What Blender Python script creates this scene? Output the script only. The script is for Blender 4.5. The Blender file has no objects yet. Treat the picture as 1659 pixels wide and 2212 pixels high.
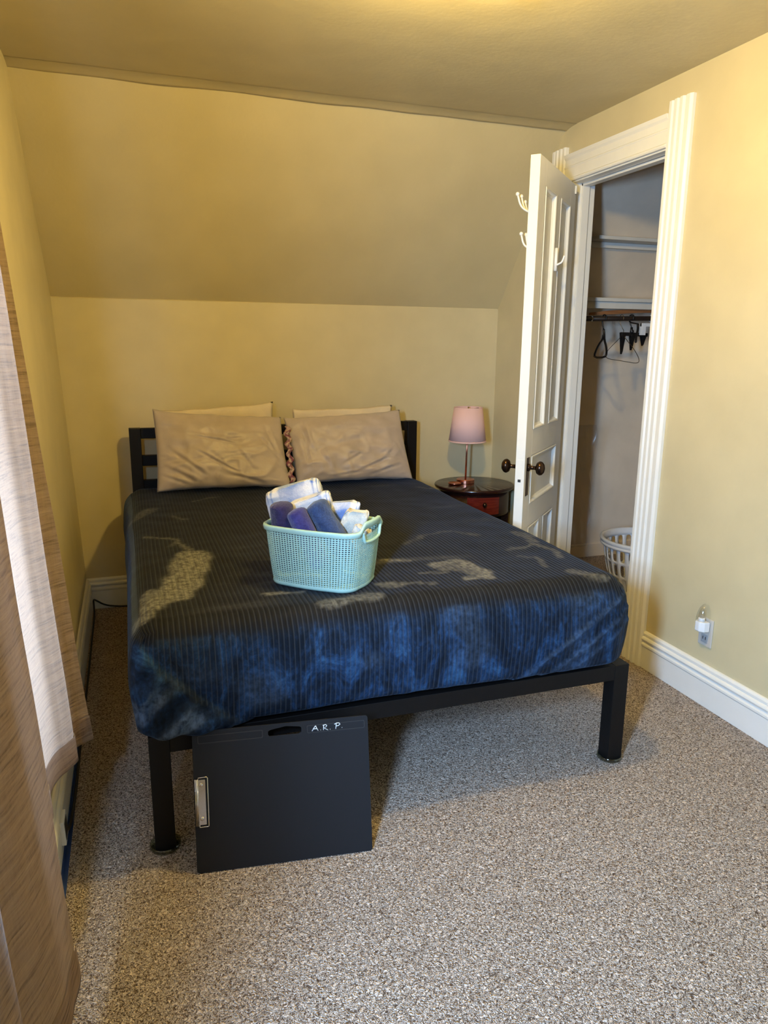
import bpy, bmesh, math, random
from mathutils import Vector, Matrix, noise
random.seed(7)
scene = bpy.context.scene
C = scene.collection
PI = math.pi
sin, cos = math.sin, math.cos

# ------------------------------------------------------------------ camera
CAM_H, YAW, PITCH, ROLL, FPX = 1.384, 0.332, 0.227, 0.009, 1591.9
def cam_axes():
    a = Matrix(((cos(YAW), -sin(YAW), 0), (sin(YAW), cos(YAW), 0), (0, 0, 1)))
    b = Matrix(((1, 0, 0), (0, cos(PITCH), -sin(PITCH)), (0, sin(PITCH), cos(PITCH))))
    c = Matrix(((cos(ROLL), 0, sin(ROLL)), (0, 1, 0), (-sin(ROLL), 0, cos(ROLL))))
    m = c @ b @ a
    return m[0], m[1], m[2]
rt, fw, up = cam_axes()
cam_data = bpy.data.cameras.new('camera')
cam_data.sensor_fit = 'HORIZONTAL'
cam_data.sensor_width = 36.0
cam_data.lens = 36.0 * FPX / 1659.0
cam_data.clip_start = 0.02
cam = bpy.data.objects.new('camera', cam_data)
cam.matrix_world = Matrix(((rt[0], up[0], -fw[0], 0), (rt[1], up[1], -fw[1], 0), (rt[2], up[2], -fw[2], CAM_H), (0, 0, 0, 1)))
C.objects.link(cam)
scene.camera = cam

# ------------------------------------------------------------------ light and exposure
scene.view_settings.view_transform = 'Standard'
scene.view_settings.look = 'None'
scene.view_settings.gamma = 1.0
scene.view_settings.exposure = 0.0
world = bpy.data.worlds.new('daylight'); scene.world = world
world.use_nodes = True
world.node_tree.nodes['Background'].inputs[0].default_value = (0.55, 0.72, 1.0, 1)
world.node_tree.nodes['Background'].inputs[1].default_value = 0.25
WARM = (1.0, 0.70, 0.18)
COOL = (0.39, 0.63, 1.0)
LAMP_POS = (.88, 1.80, 2.255)
LAMP_W = 71.0
WIN_W = (140.0, 22.0)      # daylight through the near and the far window
def area(name, loc, rot, sx, sy, power, col):
    l = bpy.data.lights.new(name, 'AREA'); l.shape = 'RECTANGLE'; l.size = sx; l.size_y = sy
    l.energy = power; l.color = col
    o = bpy.data.objects.new(name, l); o.location = loc; o.rotation_euler = rot; C.objects.link(o)
    return o
wl = area('window_daylight', (-0.47, 0.13, 1.42), (0, 0, 0), 0.16, 0.50, WIN_W[0], COOL)
wl.rotation_euler = Vector((1.75, 1.45, -1.45)).to_track_quat('-Z', 'Y').to_euler()   # sky light falling steeply through the near window
area('window_daylight', (-0.62, 1.58, 1.20), (0, -PI/2, 0), 1.65, 0.55, WIN_W[1], (0.80, 0.88, 1.0))

# ------------------------------------------------------------------ materials
def mat(name, base=(.5, .5, .5), rough=.6, metal=0, spec=.5, **kw):
    m = bpy.data.materials.new(name); m.use_nodes = True
    b = m.node_tree.nodes['Principled BSDF']
    b.inputs['Base Color'].default_value = (*base, 1)
    b.inputs['Roughness'].default_value = rough
    b.inputs['Metallic'].default_value = metal
    b.inputs['Specular IOR Level'].default_value = spec
    for k, v in kw.items():
        b.inputs[k.replace('_', ' ')].default_value = v
    return m
class NT:
    def __init__(s, m):
        s.m = m; s.t = m.node_tree; s.n = s.t.nodes; s.bsdf = s.n['Principled BSDF']
    def add(s, typ, ins=None, **props):
        n = s.n.new(typ)
        for k, v in props.items(): setattr(n, k, v)
        for k, v in (ins or {}).items():
            if isinstance(v, bpy.types.NodeSocket): s.t.links.new(v, n.inputs[k])
            else: n.inputs[k].default_value = v
        return n
    def link(s, a, b): s.t.links.new(a, b)
    def coord(s, kind='Object', scale=(1, 1, 1)):
        c = s.add('ShaderNodeTexCoord')
        mp = s.add('ShaderNodeMapping', {'Vector': c.outputs[kind], 'Scale': scale})
        return mp.outputs[0]
    def noise(s, vec, scale, detail=3, rough=.5, dist=0):
        return s.add('ShaderNodeTexNoise', {'Vector': vec, 'Scale': scale, 'Detail': detail, 'Roughness': rough, 'Distortion': dist}).outputs[0]
    def ramp(s, fac, stops):
        r = s.add('ShaderNodeValToRGB', {'Fac': fac}); e = r.color_ramp.elements
        while len(e) < len(stops): e.new(.5)
        for i, (p, c) in enumerate(stops):
            e[i].position = p; e[i].color = (*c, 1) if len(c) == 3 else c
        return r.outputs[0]
    def math(s, op, a, b=0.0, c=None):
        d = {0: a, 1: b}
        if c is not None: d[2] = c
        return s.add('ShaderNodeMath', d, operation=op).outputs[0]
    def mix(s, f, a, b, blend='MIX'):
        n = s.add('ShaderNodeMix', {0: f, 6: a, 7: b}, data_type='RGBA', blend_type=blend)
        return n.outputs[2]
    def bump(s, h, strength=.3, dist=.01, normal=None):
        d = {'Height': h, 'Strength': strength, 'Distance': dist}
        if normal is not None: d['Normal'] = normal
        b = s.add('ShaderNodeBump', d); s.link(b.outputs[0], s.bsdf.inputs['Normal']); return b.outputs[0]
def c4(c): return (*c, 1)

def paint(name, col, rough=.5, bump=.15, scale=9, var=.05, fine=60):
    m = mat(name, col, rough); t = NT(m); v = t.coord()
    n1 = t.noise(v, scale, 4); n2 = t.noise(v, fine, 3)
    lo = tuple(c*(1-var) for c in col); hi = tuple(min(1, c*(1+var)) for c in col)
    t.link(t.ramp(n1, [(.3, lo), (.7, hi)]), t.bsdf.inputs['Base Color'])
    h = t.math('ADD', t.math('MULTIPLY', n1, 1.0), t.math('MULTIPLY', n2, .12))
    t.bump(h, bump, .02)
    return m
M = {}
M['wall'] = paint('wall_paint', (.600, .520, .318), .5, .10, 5)
M['ceil'] = paint('ceiling_paint', (.560, .478, .280), .55, .22, 4)
M['closet'] = paint('closet_paint', (.84, .72, .57), .55, .10, 5, .07)
M['white'] = paint('white_trim_paint', (.80, .78, .72), .32, .06, 12, .02)
M['shelf'] = paint('shelf_paint', (.74, .70, .62), .45, .06, 12, .04)
M['black'] = paint('black_powder_coat', (.0045, .0038, .0038), .5, .03, 40, .1); M['black'].node_tree.nodes['Principled BSDF'].inputs['Specular IOR Level'].default_value = .22
M['wood'] = mat('dark_cherry_wood', (.03, .008, .006), .22)
t = NT(M['wood']); v = t.coord('Object', (1, 12, 12)); n = t.noise(v, 5, 5, .6, 1.0)
t.link(t.ramp(n, [(.3, (.016, .006, .005)), (.7, (.034, .010, .007))]), t.bsdf.inputs['Base Color'])
M['redwood'] = mat('red_cherry_drawer_wood', (.14, .016, .010), .22)
t = NT(M['redwood']); v = t.coord('Object', (1, 8, 14)); n = t.noise(v, 6, 5, .6, 1.0)
t.link(t.ramp(n, [(.3, (.10, .010, .007)), (.7, (.19, .024, .013))]), t.bsdf.inputs['Base Color'])
M['copper'] = mat('brushed_copper', (.72, .30, .20), .26, 1.0)
M['bronze'] = mat('dark_bronze', (.055, .030, .018), .24, .85)
M['brass'] = mat('aged_brass', (.40, .29, .14), .32, .9)
M['chrome'] = mat('chrome', (.72, .70, .68), .12, 1.0)
M['shade'] = mat('pink_lamp_shade_fabric', (.78, .52, .50), .85)
t = NT(M['shade']); v = t.coord('Object', (1, 1, 1)); n = t.noise(v, 240, 2); t.bump(n, .15, .002)
M['plastic'] = mat('white_plastic', (.80, .80, .80), .34)
M['ivory'] = mat('ivory_plastic', (.56, .52, .46), .4)
M['grey_plastic'] = mat('grey_socket_face', (.36, .36, .36), .4)
M['slot'] = mat('black_slot', (.01, .01, .01), .6)
M['velvet_black'] = mat('black_hanger_plastic', (.008, .007, .007), .4)
M['wire'] = mat('bronze_wire', (.20, .14, .08), .35, .9)
M['rod'] = mat('dark_closet_rod', (.022, .013, .009), .4)
M['oak'] = mat('varnished_pine_board', (.30, .13, .05), .4)
t = NT(M['oak']); v = t.coord('Object', (1, 30, 30)); n = t.noise(v, 4, 4)
t.link(t.ramp(n, [(.3, (.22, .09, .035)), (.7, (.40, .18, .07))]), t.bsdf.inputs['Base Color'])
M['cord'] = mat('black_cord_rubber', (.012, .011, .012), .5)
M['tape'] = mat('blue_painters_tape', (.010, .045, .20), .6)
M['ink'] = mat('silver_marker_ink', (.72, .76, .78), .4)
M['board'] = mat('black_drawing_board', (.011, .0115, .014), .55, 0, .25)
t = NT(M['board']); v = t.coord(); n = t.noise(v, 500, 2); t.bump(n, .12, .001)
M['board2'] = mat('black_board_recess', (.028, .028, .030), .45, 0, .3)
def clear(name, tint=(1, 1, 1), gloss=.12, rough=.03):
    m = bpy.data.materials.new(name); m.use_nodes = True; nt = m.node_tree; nt.nodes.clear()
    o = nt.nodes.new('ShaderNodeOutputMaterial'); mx = nt.nodes.new('ShaderNodeMixShader')
    a = nt.nodes.new('ShaderNodeBsdfTransparent'); b = nt.nodes.new('ShaderNodeBsdfGlossy')
    fr = nt.nodes.new('ShaderNodeLayerWeight'); fr.inputs[0].default_value = .5; pw = nt.nodes.new('ShaderNodeMath'); pw.operation = 'POWER'; pw.inputs[1].default_value = 4.0; nt.links.new(fr.outputs['Facing'], pw.inputs[0]); ml = nt.nodes.new('ShaderNodeMath'); ml.operation = 'MULTIPLY_ADD'; ml.inputs[1].default_value = .8; ml.inputs[2].default_value = gloss
    nt.links.new(pw.outputs[0], ml.inputs[0]); nt.links.new(ml.outputs[0], mx.inputs[0])
    a.inputs[0].default_value = (*tint, 1); b.inputs['Roughness'].default_value = rough
    nt.links.new(a.outputs[0], mx.inputs[1]); nt.links.new(b.outputs[0], mx.inputs[2]); nt.links.new(mx.outputs[0], o.inputs[0])
    return m
M['glass'] = clear('window_glass', (1, 1, 1), .0)
M['clear'] = clear('clear_plastic', (.93, .94, .95), .06, .1)
M['film'] = clear('clear_plastic_film', (.86, .86, .86), .10, .25)
M['cup'] = clear('clear_furniture_cup', (.70, .74, .66), .12, .1)

# carpet
m = mat('twist_pile_carpet', (.3, .24, .18), .95, 0, .1); M['carpet'] = m
t = NT(m); v = t.coord()
nA = t.noise(v, 125, 1.5, .5, 1.2)
rg = t.math('ABSOLUTE', t.math('SUBTRACT', nA, .5))
nB = t.noise(v, 150, 2, .6, .8)
nC = t.noise(v, 2.2, 3)
v2 = t.math('ADD', t.math('MULTIPLY', rg, 3.2), t.math('MULTIPLY', t.math('SUBTRACT', nB, .47), .95))
col = t.ramp(v2, [(.0, (.095, .060, .042)), (.09, (.20, .145, .11)), (.19, (.62, .50, .41)), (.42, (.90, .76, .65))])
col = t.mix(t.math('MULTIPLY', nC, .22), col, (.30, .215, .15, 1))
t.link(col, t.bsdf.inputs['Base Color'])
t.bump(v2, 1.0, .010)

# velvet sheet: colour layers come from the rib coordinate in the UV map and a vertex attribute of painted sheen and light tint
m = mat('blue_ribbed_velvet', (.02, .04, .1), .7, 0, .12); M['velvet'] = m
t = NT(m)
uv = t.add('ShaderNodeUVMap', uv_map='cloth').outputs[0]
sp = t.add('ShaderNodeSeparateXYZ', {0: uv})
att = t.add('ShaderNodeAttribute', attribute_name='pile_sheen')
sa = t.add('ShaderNodeSeparateColor', {0: att.outputs['Color']})
fr = t.math('FRACT', t.math('MULTIPLY', sp.outputs[0], 1/.0142))
rib = t.math('ABSOLUTE', t.math('SUBTRACT', fr, .5))              # 0 on the crest, .5 in the groove
line = t.add('ShaderNodeMapRange', {0: rib, 1: .33, 2: .47, 3: 0., 4: 1.}).outputs[0]
line = t.math('MULTIPLY', line, sa.outputs[1])
vo = t.coord()
n1 = t.noise(t.coord('Object', (1.6, 1.0, .8)), 6, 6, .72, .9); n2 = t.noise(vo, 60, 3, .6)
nst = t.noise(t.coord('Object', (30, 6, 6)), 3, 4, .6, .4)
base = t.ramp(t.math('ADD', t.math('MULTIPLY', n1, .8), t.math('MULTIPLY', n2, .2)),
              [(.42, (.0035, .0075, .015)), (.50, (.0065, .016, .036)), (.57, (.011, .034, .084)), (.68, (.030, .094, .20))])  # brighter blue patches are highlights painted on the front
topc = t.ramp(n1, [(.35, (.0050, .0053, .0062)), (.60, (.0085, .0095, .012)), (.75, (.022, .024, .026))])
base = t.mix(sa.outputs[2], topc, base)  # grey top, blue front: tint of warm and cool light painted in
pale = t.mix(t.math('MULTIPLY', line, .40), base, (.052, .058, .068, 1))
mk = t.math('MULTIPLY', sa.outputs[0], t.add('ShaderNodeMapRange', {0: t.math('ADD', n2, t.math('MULTIPLY', nst, .6)), 1: .62, 2: .98, 3: .22, 4: 1.}).outputs[0])
mk = t.math('MULTIPLY', mk, t.math('SUBTRACT', 1.0, t.math('MULTIPLY', line, .35)))
col = t.mix(mk, pale, t.mix(sa.outputs[2], (.21, .212, .19, 1), (.16, .23, .34, 1)))  # paler sheen colour painted over the brushed marks
t.link(col, t.bsdf.inputs['Base Color'])
t.bsdf.inputs['Sheen Weight'].default_value = .10
t.bsdf.inputs['Sheen Roughness'].default_value = .3
t.bsdf.inputs['Sheen Tint'].default_value = (.45, .65, 1, 1)
h = t.math('SUBTRACT', t.math('MULTIPLY', t.math('COSINE', t.math('MULTIPLY', fr, 2*PI)), -.5), t.math('MULTIPLY', n2, .4))
h = t.math('MULTIPLY', h, sa.outputs[1])
t.bump(h, .35, .004)

# fabrics
def cloth(name, col, rough=.8, scale=180, bump=.2, sheen=.2, wr=0.):
    m = mat(name, col, rough, 0, .25); t = NT(m); v = t.coord()
    n = t.noise(v, scale, 3); n2 = t.noise(v, 14, 4, .55, .5)
    lo = tuple(c*.93 for c in col); hi = tuple(min(1, c*1.06) for c in col)
    t.link(t.ramp(n2, [(.3, lo), (.7, hi)]), t.bsdf.inputs['Base Color'])
    t.bsdf.inputs['Sheen Weight'].default_value = sheen
    t.bump(t.math('ADD', t.math('MULTIPLY', n, .2), t.math('MULTIPLY', n2, wr)), bump, .006)
    return m
M['satin'] = cloth('taupe_satin_pillowcase', (.42, .35, .30), .42, 400, .35, .25, .5)
M['satin'].node_tree.nodes['Principled BSDF'].inputs['Specular IOR Level'].default_value = .45
M['cream'] = cloth('cream_pillowcase', (.66, .56, .40), .7, 400, .2, .1, .5)
M['floral'] = mat('maroon_floral_ticking', (.2, .07, .09), .8)
t = NT(M['floral']); n = t.noise(t.coord(), 70, 2); t.link(t.ramp(n, [(.42, (.16, .04, .07)), (.55, (.42, .30, .24))]), t.bsdf.inputs['Base Color'])
def terry(name, c1, c2, stripes=False):
    m = mat(name, c1, .95, 0, .1); t = NT(m); v = t.coord()
    n = t.noise(v, 260, 3, .7); n2 = t.noise(v, 45, 3, .6, .5)
    f = t.math('ADD', t.math('MULTIPLY', n, .5), t.math('MULTIPLY', n2, .5))
    if stripes:
        uv = t.add('ShaderNodeUVMap', uv_map='cloth').outputs[0]
        sp = t.add('ShaderNodeSeparateXYZ', {0: uv})
        w = t.math('SINE', t.math('MULTIPLY', sp.outputs[0], 2*PI/.021))
        w = t.math('ADD', w, t.math('MULTIPLY', t.math('SUBTRACT', n2, .5), 1.3))
        band = t.math('SINE', t.math('MULTIPLY', sp.outputs[1], 2*PI/.11))
        s_ = t.add('ShaderNodeMapRange', {0: t.math('ADD', w, t.math('MULTIPLY', band, .5)), 1: -.2, 2: 1.1, 3: 0., 4: 1.}).outputs[0]
        t.link(t.mix(s_, c4(c1), c4(c2)), t.bsdf.inputs['Base Color'])
    else:
        t.link(t.ramp(f, [(.35, c2), (.62, c1)]), t.bsdf.inputs['Base Color'])
    t.bsdf.inputs['Sheen Weight'].default_value = .3
    t.bump(f, .9, .006)
    return m
M['t_stripe'] = terry('white_blue_striped_terry', (.70, .71, .76), (.19, .28, .54), True)
M['t_navy'] = terry('navy_terry', (.042, .034, .115), (.018, .014, .052))
M['t_purple'] = terry('deep_blue_terry', (.050, .050, .22), (.022, .020, .105))
M['t_blue'] = terry('slate_blue_terry', (.050, .085, .20), (.020, .032, .078))
M['t_cream'] = terry('cream_grey_terry', (.74, .70, .60), (.50, .48, .44))
M['mint'] = mat('mint_green_plastic', (.37, .58, .52), .42)
# curtain fabric: slubbed, lets daylight through
m = bpy.data.materials.new('beige_slub_linen'); m.use_nodes = True; M['curtain'] = m
t = NT(m)
v = t.coord('Object', (7, 7, 115)); s1 = t.noise(v, 1.6, 5, .65, .2)
v = t.coord('Object', (160, 160, 12)); s2 = t.noise(v, 1.6, 3, .6)
col = t.ramp(t.math('ADD', t.math('MULTIPLY', s1, .8), t.math('MULTIPLY', s2, .2)), [(.36, (.085, .045, .024)), (.47, (.235, .155, .10)), (.66, (.34, .24, .165))])
t.link(col, t.bsdf.inputs['Base Color']); t.bsdf.inputs['Roughness'].default_value = .9
t.bsdf.inputs['Specular IOR Level'].default_value = .1
nb = t.bump(s1, .7, .005)
tr = t.add('ShaderNodeBsdfTranslucent', {'Color': t.mix(.55, col, (.95, .90, .86, 1)), 'Normal': nb})
mx = t.add('ShaderNodeMixShader', {0: .42, 1: t.bsdf.outputs[0], 2: tr.outputs[0]})
out = [n for n in t.n if n.type == 'OUTPUT_MATERIAL'][0]; t.link(mx.outputs[0], out.inputs[0])
# glowing things
def emit(name, col, s):
    m = bpy.data.materials.new(name); m.use_nodes = True; b = m.node_tree.nodes['Principled BSDF']
    b.inputs['Base Color'].default_value = (.8, .8, .8, 1)
    b.inputs['Emission Color'].default_value = c4(col); b.inputs['Emission Strength'].default_value = s
    return m
M['dome'] = emit('lit_frosted_bulb', WARM, 30)

# ------------------------------------------------------------------ mesh helpers
class MB:
    def __init__(s): s.v = []; s.f = []; s.uv = {}
    def quad(s, a, b, c, d):
        i = len(s.v); s.v += [tuple(a), tuple(b), tuple(c), tuple(d)]; s.f.append((i, i+1, i+2, i+3)); return s
    def box(s, x0, x1, y0, y1, z0, z1, fn=None):
        p = [(x, y, z) for z in (z0, z1) for y in (y0, y1) for x in (x0, x1)]
        if fn: p = [fn(*q) for q in p]
        i = len(s.v); s.v += [tuple(q) for q in p]
        for q in ((0, 2, 3, 1), (4, 5, 7, 6), (0, 1, 5, 4), (2, 6, 7, 3), (0, 4, 6, 2), (1, 3, 7, 5)): s.f.append(tuple(i+k for k in q))
        return s
    def prism(s, poly, ext):            # poly: list of 3-D points, ext: vector
        n = len(poly); i = len(s.v); e = Vector(ext)
        s.v += [tuple(p) for p in poly] + [tuple(Vector(p)+e) for p in poly]
        s.f.append(tuple(range(i+n-1, i-1, -1))); s.f.append(tuple(range(i+n, i+2*n)))
        for k in range(n): s.f.append((i+k, i+(k+1) % n, i+n+(k+1) % n, i+n+k))
        return s
    def sweep(s, prof, path, side):     # prof (out, up) carried along path; side(i) gives the outward vector
        n = len(prof); i = len(s.v)
        for k, p in enumerate(path):
            sd = Vector(side[k])
            for a, b in prof: s.v.append(tuple(Vector(p)+sd*a+Vector((0, 0, b))))
        for k in range(len(path)-1):
            for j in range(n): s.f.append((i+k*n+j, i+k*n+(j+1) % n, i+(k+1)*n+(j+1) % n, i+(k+1)*n+j))
        s.f.append(tuple(range(i, i+n))[::-1]); s.f.append(tuple(range(i+(len(path)-1)*n, i+len(path)*n)))
        return s
    def grid(s, nu, nv, fn, wrapu=False, skip=None, uv=None):
        i = len(s.v)
        for b in range(nv):
            for a in range(nu):
                s.v.append(tuple(fn(a, b)))
                if uv: s.uv[len(s.v)-1] = uv(a, b)
        for b in range(nv-1):
            for a in range(nu if wrapu else nu-1):
                if skip and skip(a, b): continue
                a2 = (a+1) % nu
                s.f.append((i+b*nu+a, i+b*nu+a2, i+(b+1)*nu+a2, i+(b+1)*nu+a))
        return s
    def lathe(s, prof, n=40, c=(0, 0, 0), axis='z', caps=True):
        def P(r, h, a):
            x, y = r*cos(a), r*sin(a)
            q = {'z': (x, y, h), 'x': (h, x, y), 'y': (y, h, x)}[axis]
            return (c[0]+q[0], c[1]+q[1], c[2]+q[2])
        s.grid(n, len(prof), lambda a, b: P(prof[b][0], prof[b][1], 2*PI*a/n), True)
        i = len(s.v)-n*len(prof)
        if caps:
            if prof[0][0] > 1e-5: s.f.append(tuple(range(i+n-1, i-1, -1)))
            if prof[-1][0] > 1e-5: s.f.append(tuple(range(i+n*(len(prof)-1), i+n*len(prof))))
        return s
    def tube(s, pts, r, n=8, closed=False, caps=True, smooth=0):
        pts = [Vector(p) for p in pts]
        for _ in range(smooth):
            q = [pts[0]] if not closed else []
            rng = range(len(pts)) if closed else range(len(pts)-1)
            for k in rng:
                a, b = pts[k], pts[(k+1) % len(pts)]
                q += [a*.75+b*.25, a*.25+b*.75]
            if not closed: q.append(pts[-1])
            pts = q
        N = len(pts); i = len(s.v); nrm = None
        for k in range(N):
            if closed: d = pts[(k+1) % N]-pts[k-1]
            else: d = pts[min(k+1, N-1)]-pts[max(k-1, 0)]
            d.normalize()
            if nrm is None: nrm = d.orthogonal().normalized()
            else:
                nrm = (nrm-d*nrm.dot(d))
                nrm = nrm.normalized() if nrm.length > 1e-6 else d.orthogonal().normalized()
            bn = d.cross(nrm); rr = r(k/(N-1)) if callable(r) else r
            for j in range(n):
                a = 2*PI*j/n; s.v.append(tuple(pts[k]+nrm*cos(a)*rr+bn*sin(a)*rr))
        for k in range(N if closed else N-1):
            for j in range(n):
                k2 = (k+1) % N
                s.f.append((i+k*n+j, i+k*n+(j+1) % n, i+k2*n+(j+1) % n, i+k2*n+j))
        if not closed and caps:
            s.f.append(tuple(range(i+n-1, i-1, -1))); s.f.append(tuple(range(i+(N-1)*n, i+N*n)))
        return s
    def ball(s, c, r, n=12, sc=(1, 1, 1)):
        m = n//2+1
        return s.grid(n, m, lambda a, b: (c[0]+sc[0]*r*sin(PI*b/(m-1))*cos(2*PI*a/n), c[1]+sc[1]*r*sin(PI*b/(m-1))*sin(2*PI*a/n), c[2]-sc[2]*r*cos(PI*b/(m-1))), True)
    def xf(s, fn): s.v = [tuple(fn(*p)) for p in s.v]; return s
    def build(s, name, m, parent=None, bevel=0, seg=2, smooth=False, weld=True, solid=0, subsurf=0, kind=None, off=-1):
        me = bpy.data.meshes.new(name); me.from_pydata(s.v, [], s.f)
        if s.uv:
            lay = me.uv_layers.new(name='cloth')
            for l in me.loops: lay.data[l.index].uv = s.uv.get(l.vertex_index, (0, 0))
        bm = bmesh.new(); bm.from_mesh(me)
        if weld: bmesh.ops.remove_doubles(bm, verts=bm.verts, dist=1e-5)
        bmesh.ops.recalc_face_normals(bm, faces=bm.faces)
        bm.to_mesh(me); bm.free()
        o = bpy.data.objects.new(name, me); C.objects.link(o)
        me.materials.append(M[m] if isinstance(m, str) else m)
        if parent is not None: o.parent = parent; o.matrix_parent_inverse = parent.matrix_world.inverted() if False else Matrix.Translation(parent.location).inverted()
        if smooth:
            for p in me.polygons: p.use_smooth = True
        if solid:
            md = o.modifiers.new('solid', 'SOLIDIFY'); md.thickness = solid; md.offset = off
        if bevel:
            md = o.modifiers.new('bevel', 'BEVEL'); md.width = bevel; md.segments = seg; md.limit_method = 'ANGLE'; md.angle_limit = .6
            md.harden_normals = False
        if subsurf:
            md = o.modifiers.new('sub', 'SUBSURF'); md.levels = subsurf; md.render_levels = subsurf
        if kind: o['kind'] = kind
        return o
def thing(name, label, cat, loc=(0, 0, 0), group=None):
    o = bpy.data.objects.new(name, None); o.location = loc; o.empty_display_size = .1; C.objects.link(o)
    o['label'] = label; o['category'] = cat
    if group: o['group'] = group
    return o
def tag(o, label, cat, group=None):
    o['label'] = label; o['category'] = cat
    if group: o['group'] = group
    return o
def st(o): o['kind'] = 'structure'; return o

# ------------------------------------------------------------------ room dimensions
R_ = 2.069; RT = 2.19                  # right wall face, closet side of it
Y0 = -1.7                              # wall behind the camera
DL, DR = 3.97, 3.994                   # back wall at the left and the right
LL = -.264; LEAN = .037
KZ = 1.576; HZ = 2.388; DS = 3.371     # knee wall top, ceiling, where the slope meets the ceiling
CX1 = 3.35                             # far end of the closet
def lean(x, y, z): return (x-LEAN*z, y, z)
def yb(x): return DL+(DR-DL)*(x+.27)/2.34
st(MB().box(-.6, CX1+.1, Y0-.12, 4.2, -.12, 0).build('floor', 'carpet'))
# ceiling: flat part with a soft lip over the slope
b = MB(); b.box(-.6, CX1+.1, Y0-.12, DS+.004, HZ, HZ+.12)
st(b.build('ceiling', 'ceil'))
# soft plaster lip along the crease
b = MB()
nu = 90
def lip(a, k):
    x = -.352+(R_+.352)*a/(nu-1); q = k/7
    w = .016+.010*noise.noise(Vector((x*3, 1, 0))); 
    y = DS-.09+.10*q; z = HZ-.001-w*(q**2.2)*(1 if q < 1 else 0)
    if k == 7: z = HZ-.002
    y += .004*noise.noise(Vector((x*5, 3, 0)))
    return (x, y, z)
b.grid(nu, 8, lip); st(b.build('trim_1', 'ceil', smooth=True))
# sloped ceiling and knee wall
def prism_x(mb, pts, x0, x1, fy):
    poly = [(x0, y+fy(x0), z) for y, z in pts]; poly2 = [(x1, y+fy(x1), z) for y, z in pts]
    n = len(pts); i = len(mb.v); mb.v += poly+poly2
    mb.f.append(tuple(range(i+n-1, i-1, -1))); mb.f.append(tuple(range(i+n, i+2*n)))
    for k in range(n): mb.f.append((i+k, i+(k+1) % n, i+n+(k+1) % n, i+n+k))
f0 = lambda x: yb(x)-DR
b = MB(); prism_x(b, [(DR, KZ), (DS, HZ), (DS+.1, HZ+.1), (DR+.12, KZ+.09)], -.5, CX1, lambda x: f0(x)*.6)
st(b.build('ceiling_slope', 'ceil'))
b = MB(); prism_x(b, [(DR, 0), (DR, KZ), (DR+.12, KZ+.09), (DR+.12, 0)], -.5, R_+.06, f0)
st(b.build('wall_back', 'wall'))
b = MB(); prism_x(b, [(DR+.04, 0), (DR+.04, KZ), (DR+.14, KZ+.1), (DR+.14, 0)], R_+.06, CX1, lambda x: 0)
st(b.build('wall_closet_back', 'closet'))
# closet slope lining just under the roof slope
b = MB(); prism_x(b, [(DR+.04, KZ-.04), (DS+.012, HZ-.002), (DS+.02, HZ), (DR+.05, KZ-.02)], RT, CX1, lambda x: -.012)
st(b.build('wall_closet_slope', 'closet'))
# right wall with the closet opening
OY0, OY1, OZ = 2.598, 3.275, 2.128
b = MB()
b.box(R_, RT, Y0, OY0-.03, 0, HZ); b.box(R_, RT, OY1+.03, 4.1, 0, HZ); b.box(R_, RT, OY0-.03, OY1+.03, OZ+.03, HZ)
st(b.build('wall_right', 'wall'))
# closet shell
b = MB(); b.box(CX1, CX1+.1, 1.9, 4.15, 0, HZ); b.box(RT, CX1+.1, 1.8, 1.9, 0, HZ)
st(b.build('wall_closet_end', 'closet'))
st(MB().box(-.6, R_+.1, Y0-.12, Y0, 0, HZ).build('wall_behind', 'wall'))
# left wall with two window openings
WA = (1.30, 1.84, .36, 2.04); WB = (-.36, .84, .75, 1.95)
b = MB(); x0, x1 = LL-.14, LL
ys = [Y0-.1, WB[0], WB[1], WA[0], WA[1], 4.12]
b.box(x0, x1, ys[0], ys[1], 0, HZ+.02, lean); b.box(x0, x1, ys[2], ys[3], 0, HZ+.02, lean); b.box(x0, x1, ys[4], ys[5], 0, HZ+.02, lean)
for w in (WA, WB):
    b.box(x0, x1, w[0], w[1], 0, w[2], lean); b.box(x0, x1, w[0], w[1], w[3], HZ+.02, lean)
st(b.build('wall_left', 'wall'))
for k, w in enumerate((WA, WB)):
    b = MB(); t_ = .035; xa, xb_ = LL-.11, LL-.07
    b.box(xa, xb_, w[0], w[0]+t_, w[2], w[3], lean); b.box(xa, xb_, w[1]-t_, w[1], w[2], w[3], lean)
    b.box(xa, xb_, w[0], w[1], w[2], w[2]+t_, lean); b.box(xa, xb_, w[0], w[1], w[3]-t_, w[3], lean)
    mz = (w[2]+w[3])/2; b.box(xa-.004, xb_+.004, w[0]+t_, w[1]-t_, mz-.018, mz+.018, lean)
    fr_ = st(b.build('window_%d' % (k+1), 'white', bevel=.003))
    MB().box(LL-.092, LL-.088, w[0]+t_, w[1]-t_, w[2]+t_, w[3]-t_, lean).build('pane', 'glass', fr_)
    MB().box(LL-.10, LL+.012, w[0], w[1], w[2]-.02, w[2]+.004, lean).build('window_sill', 'white', fr_, bevel=.003)
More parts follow.
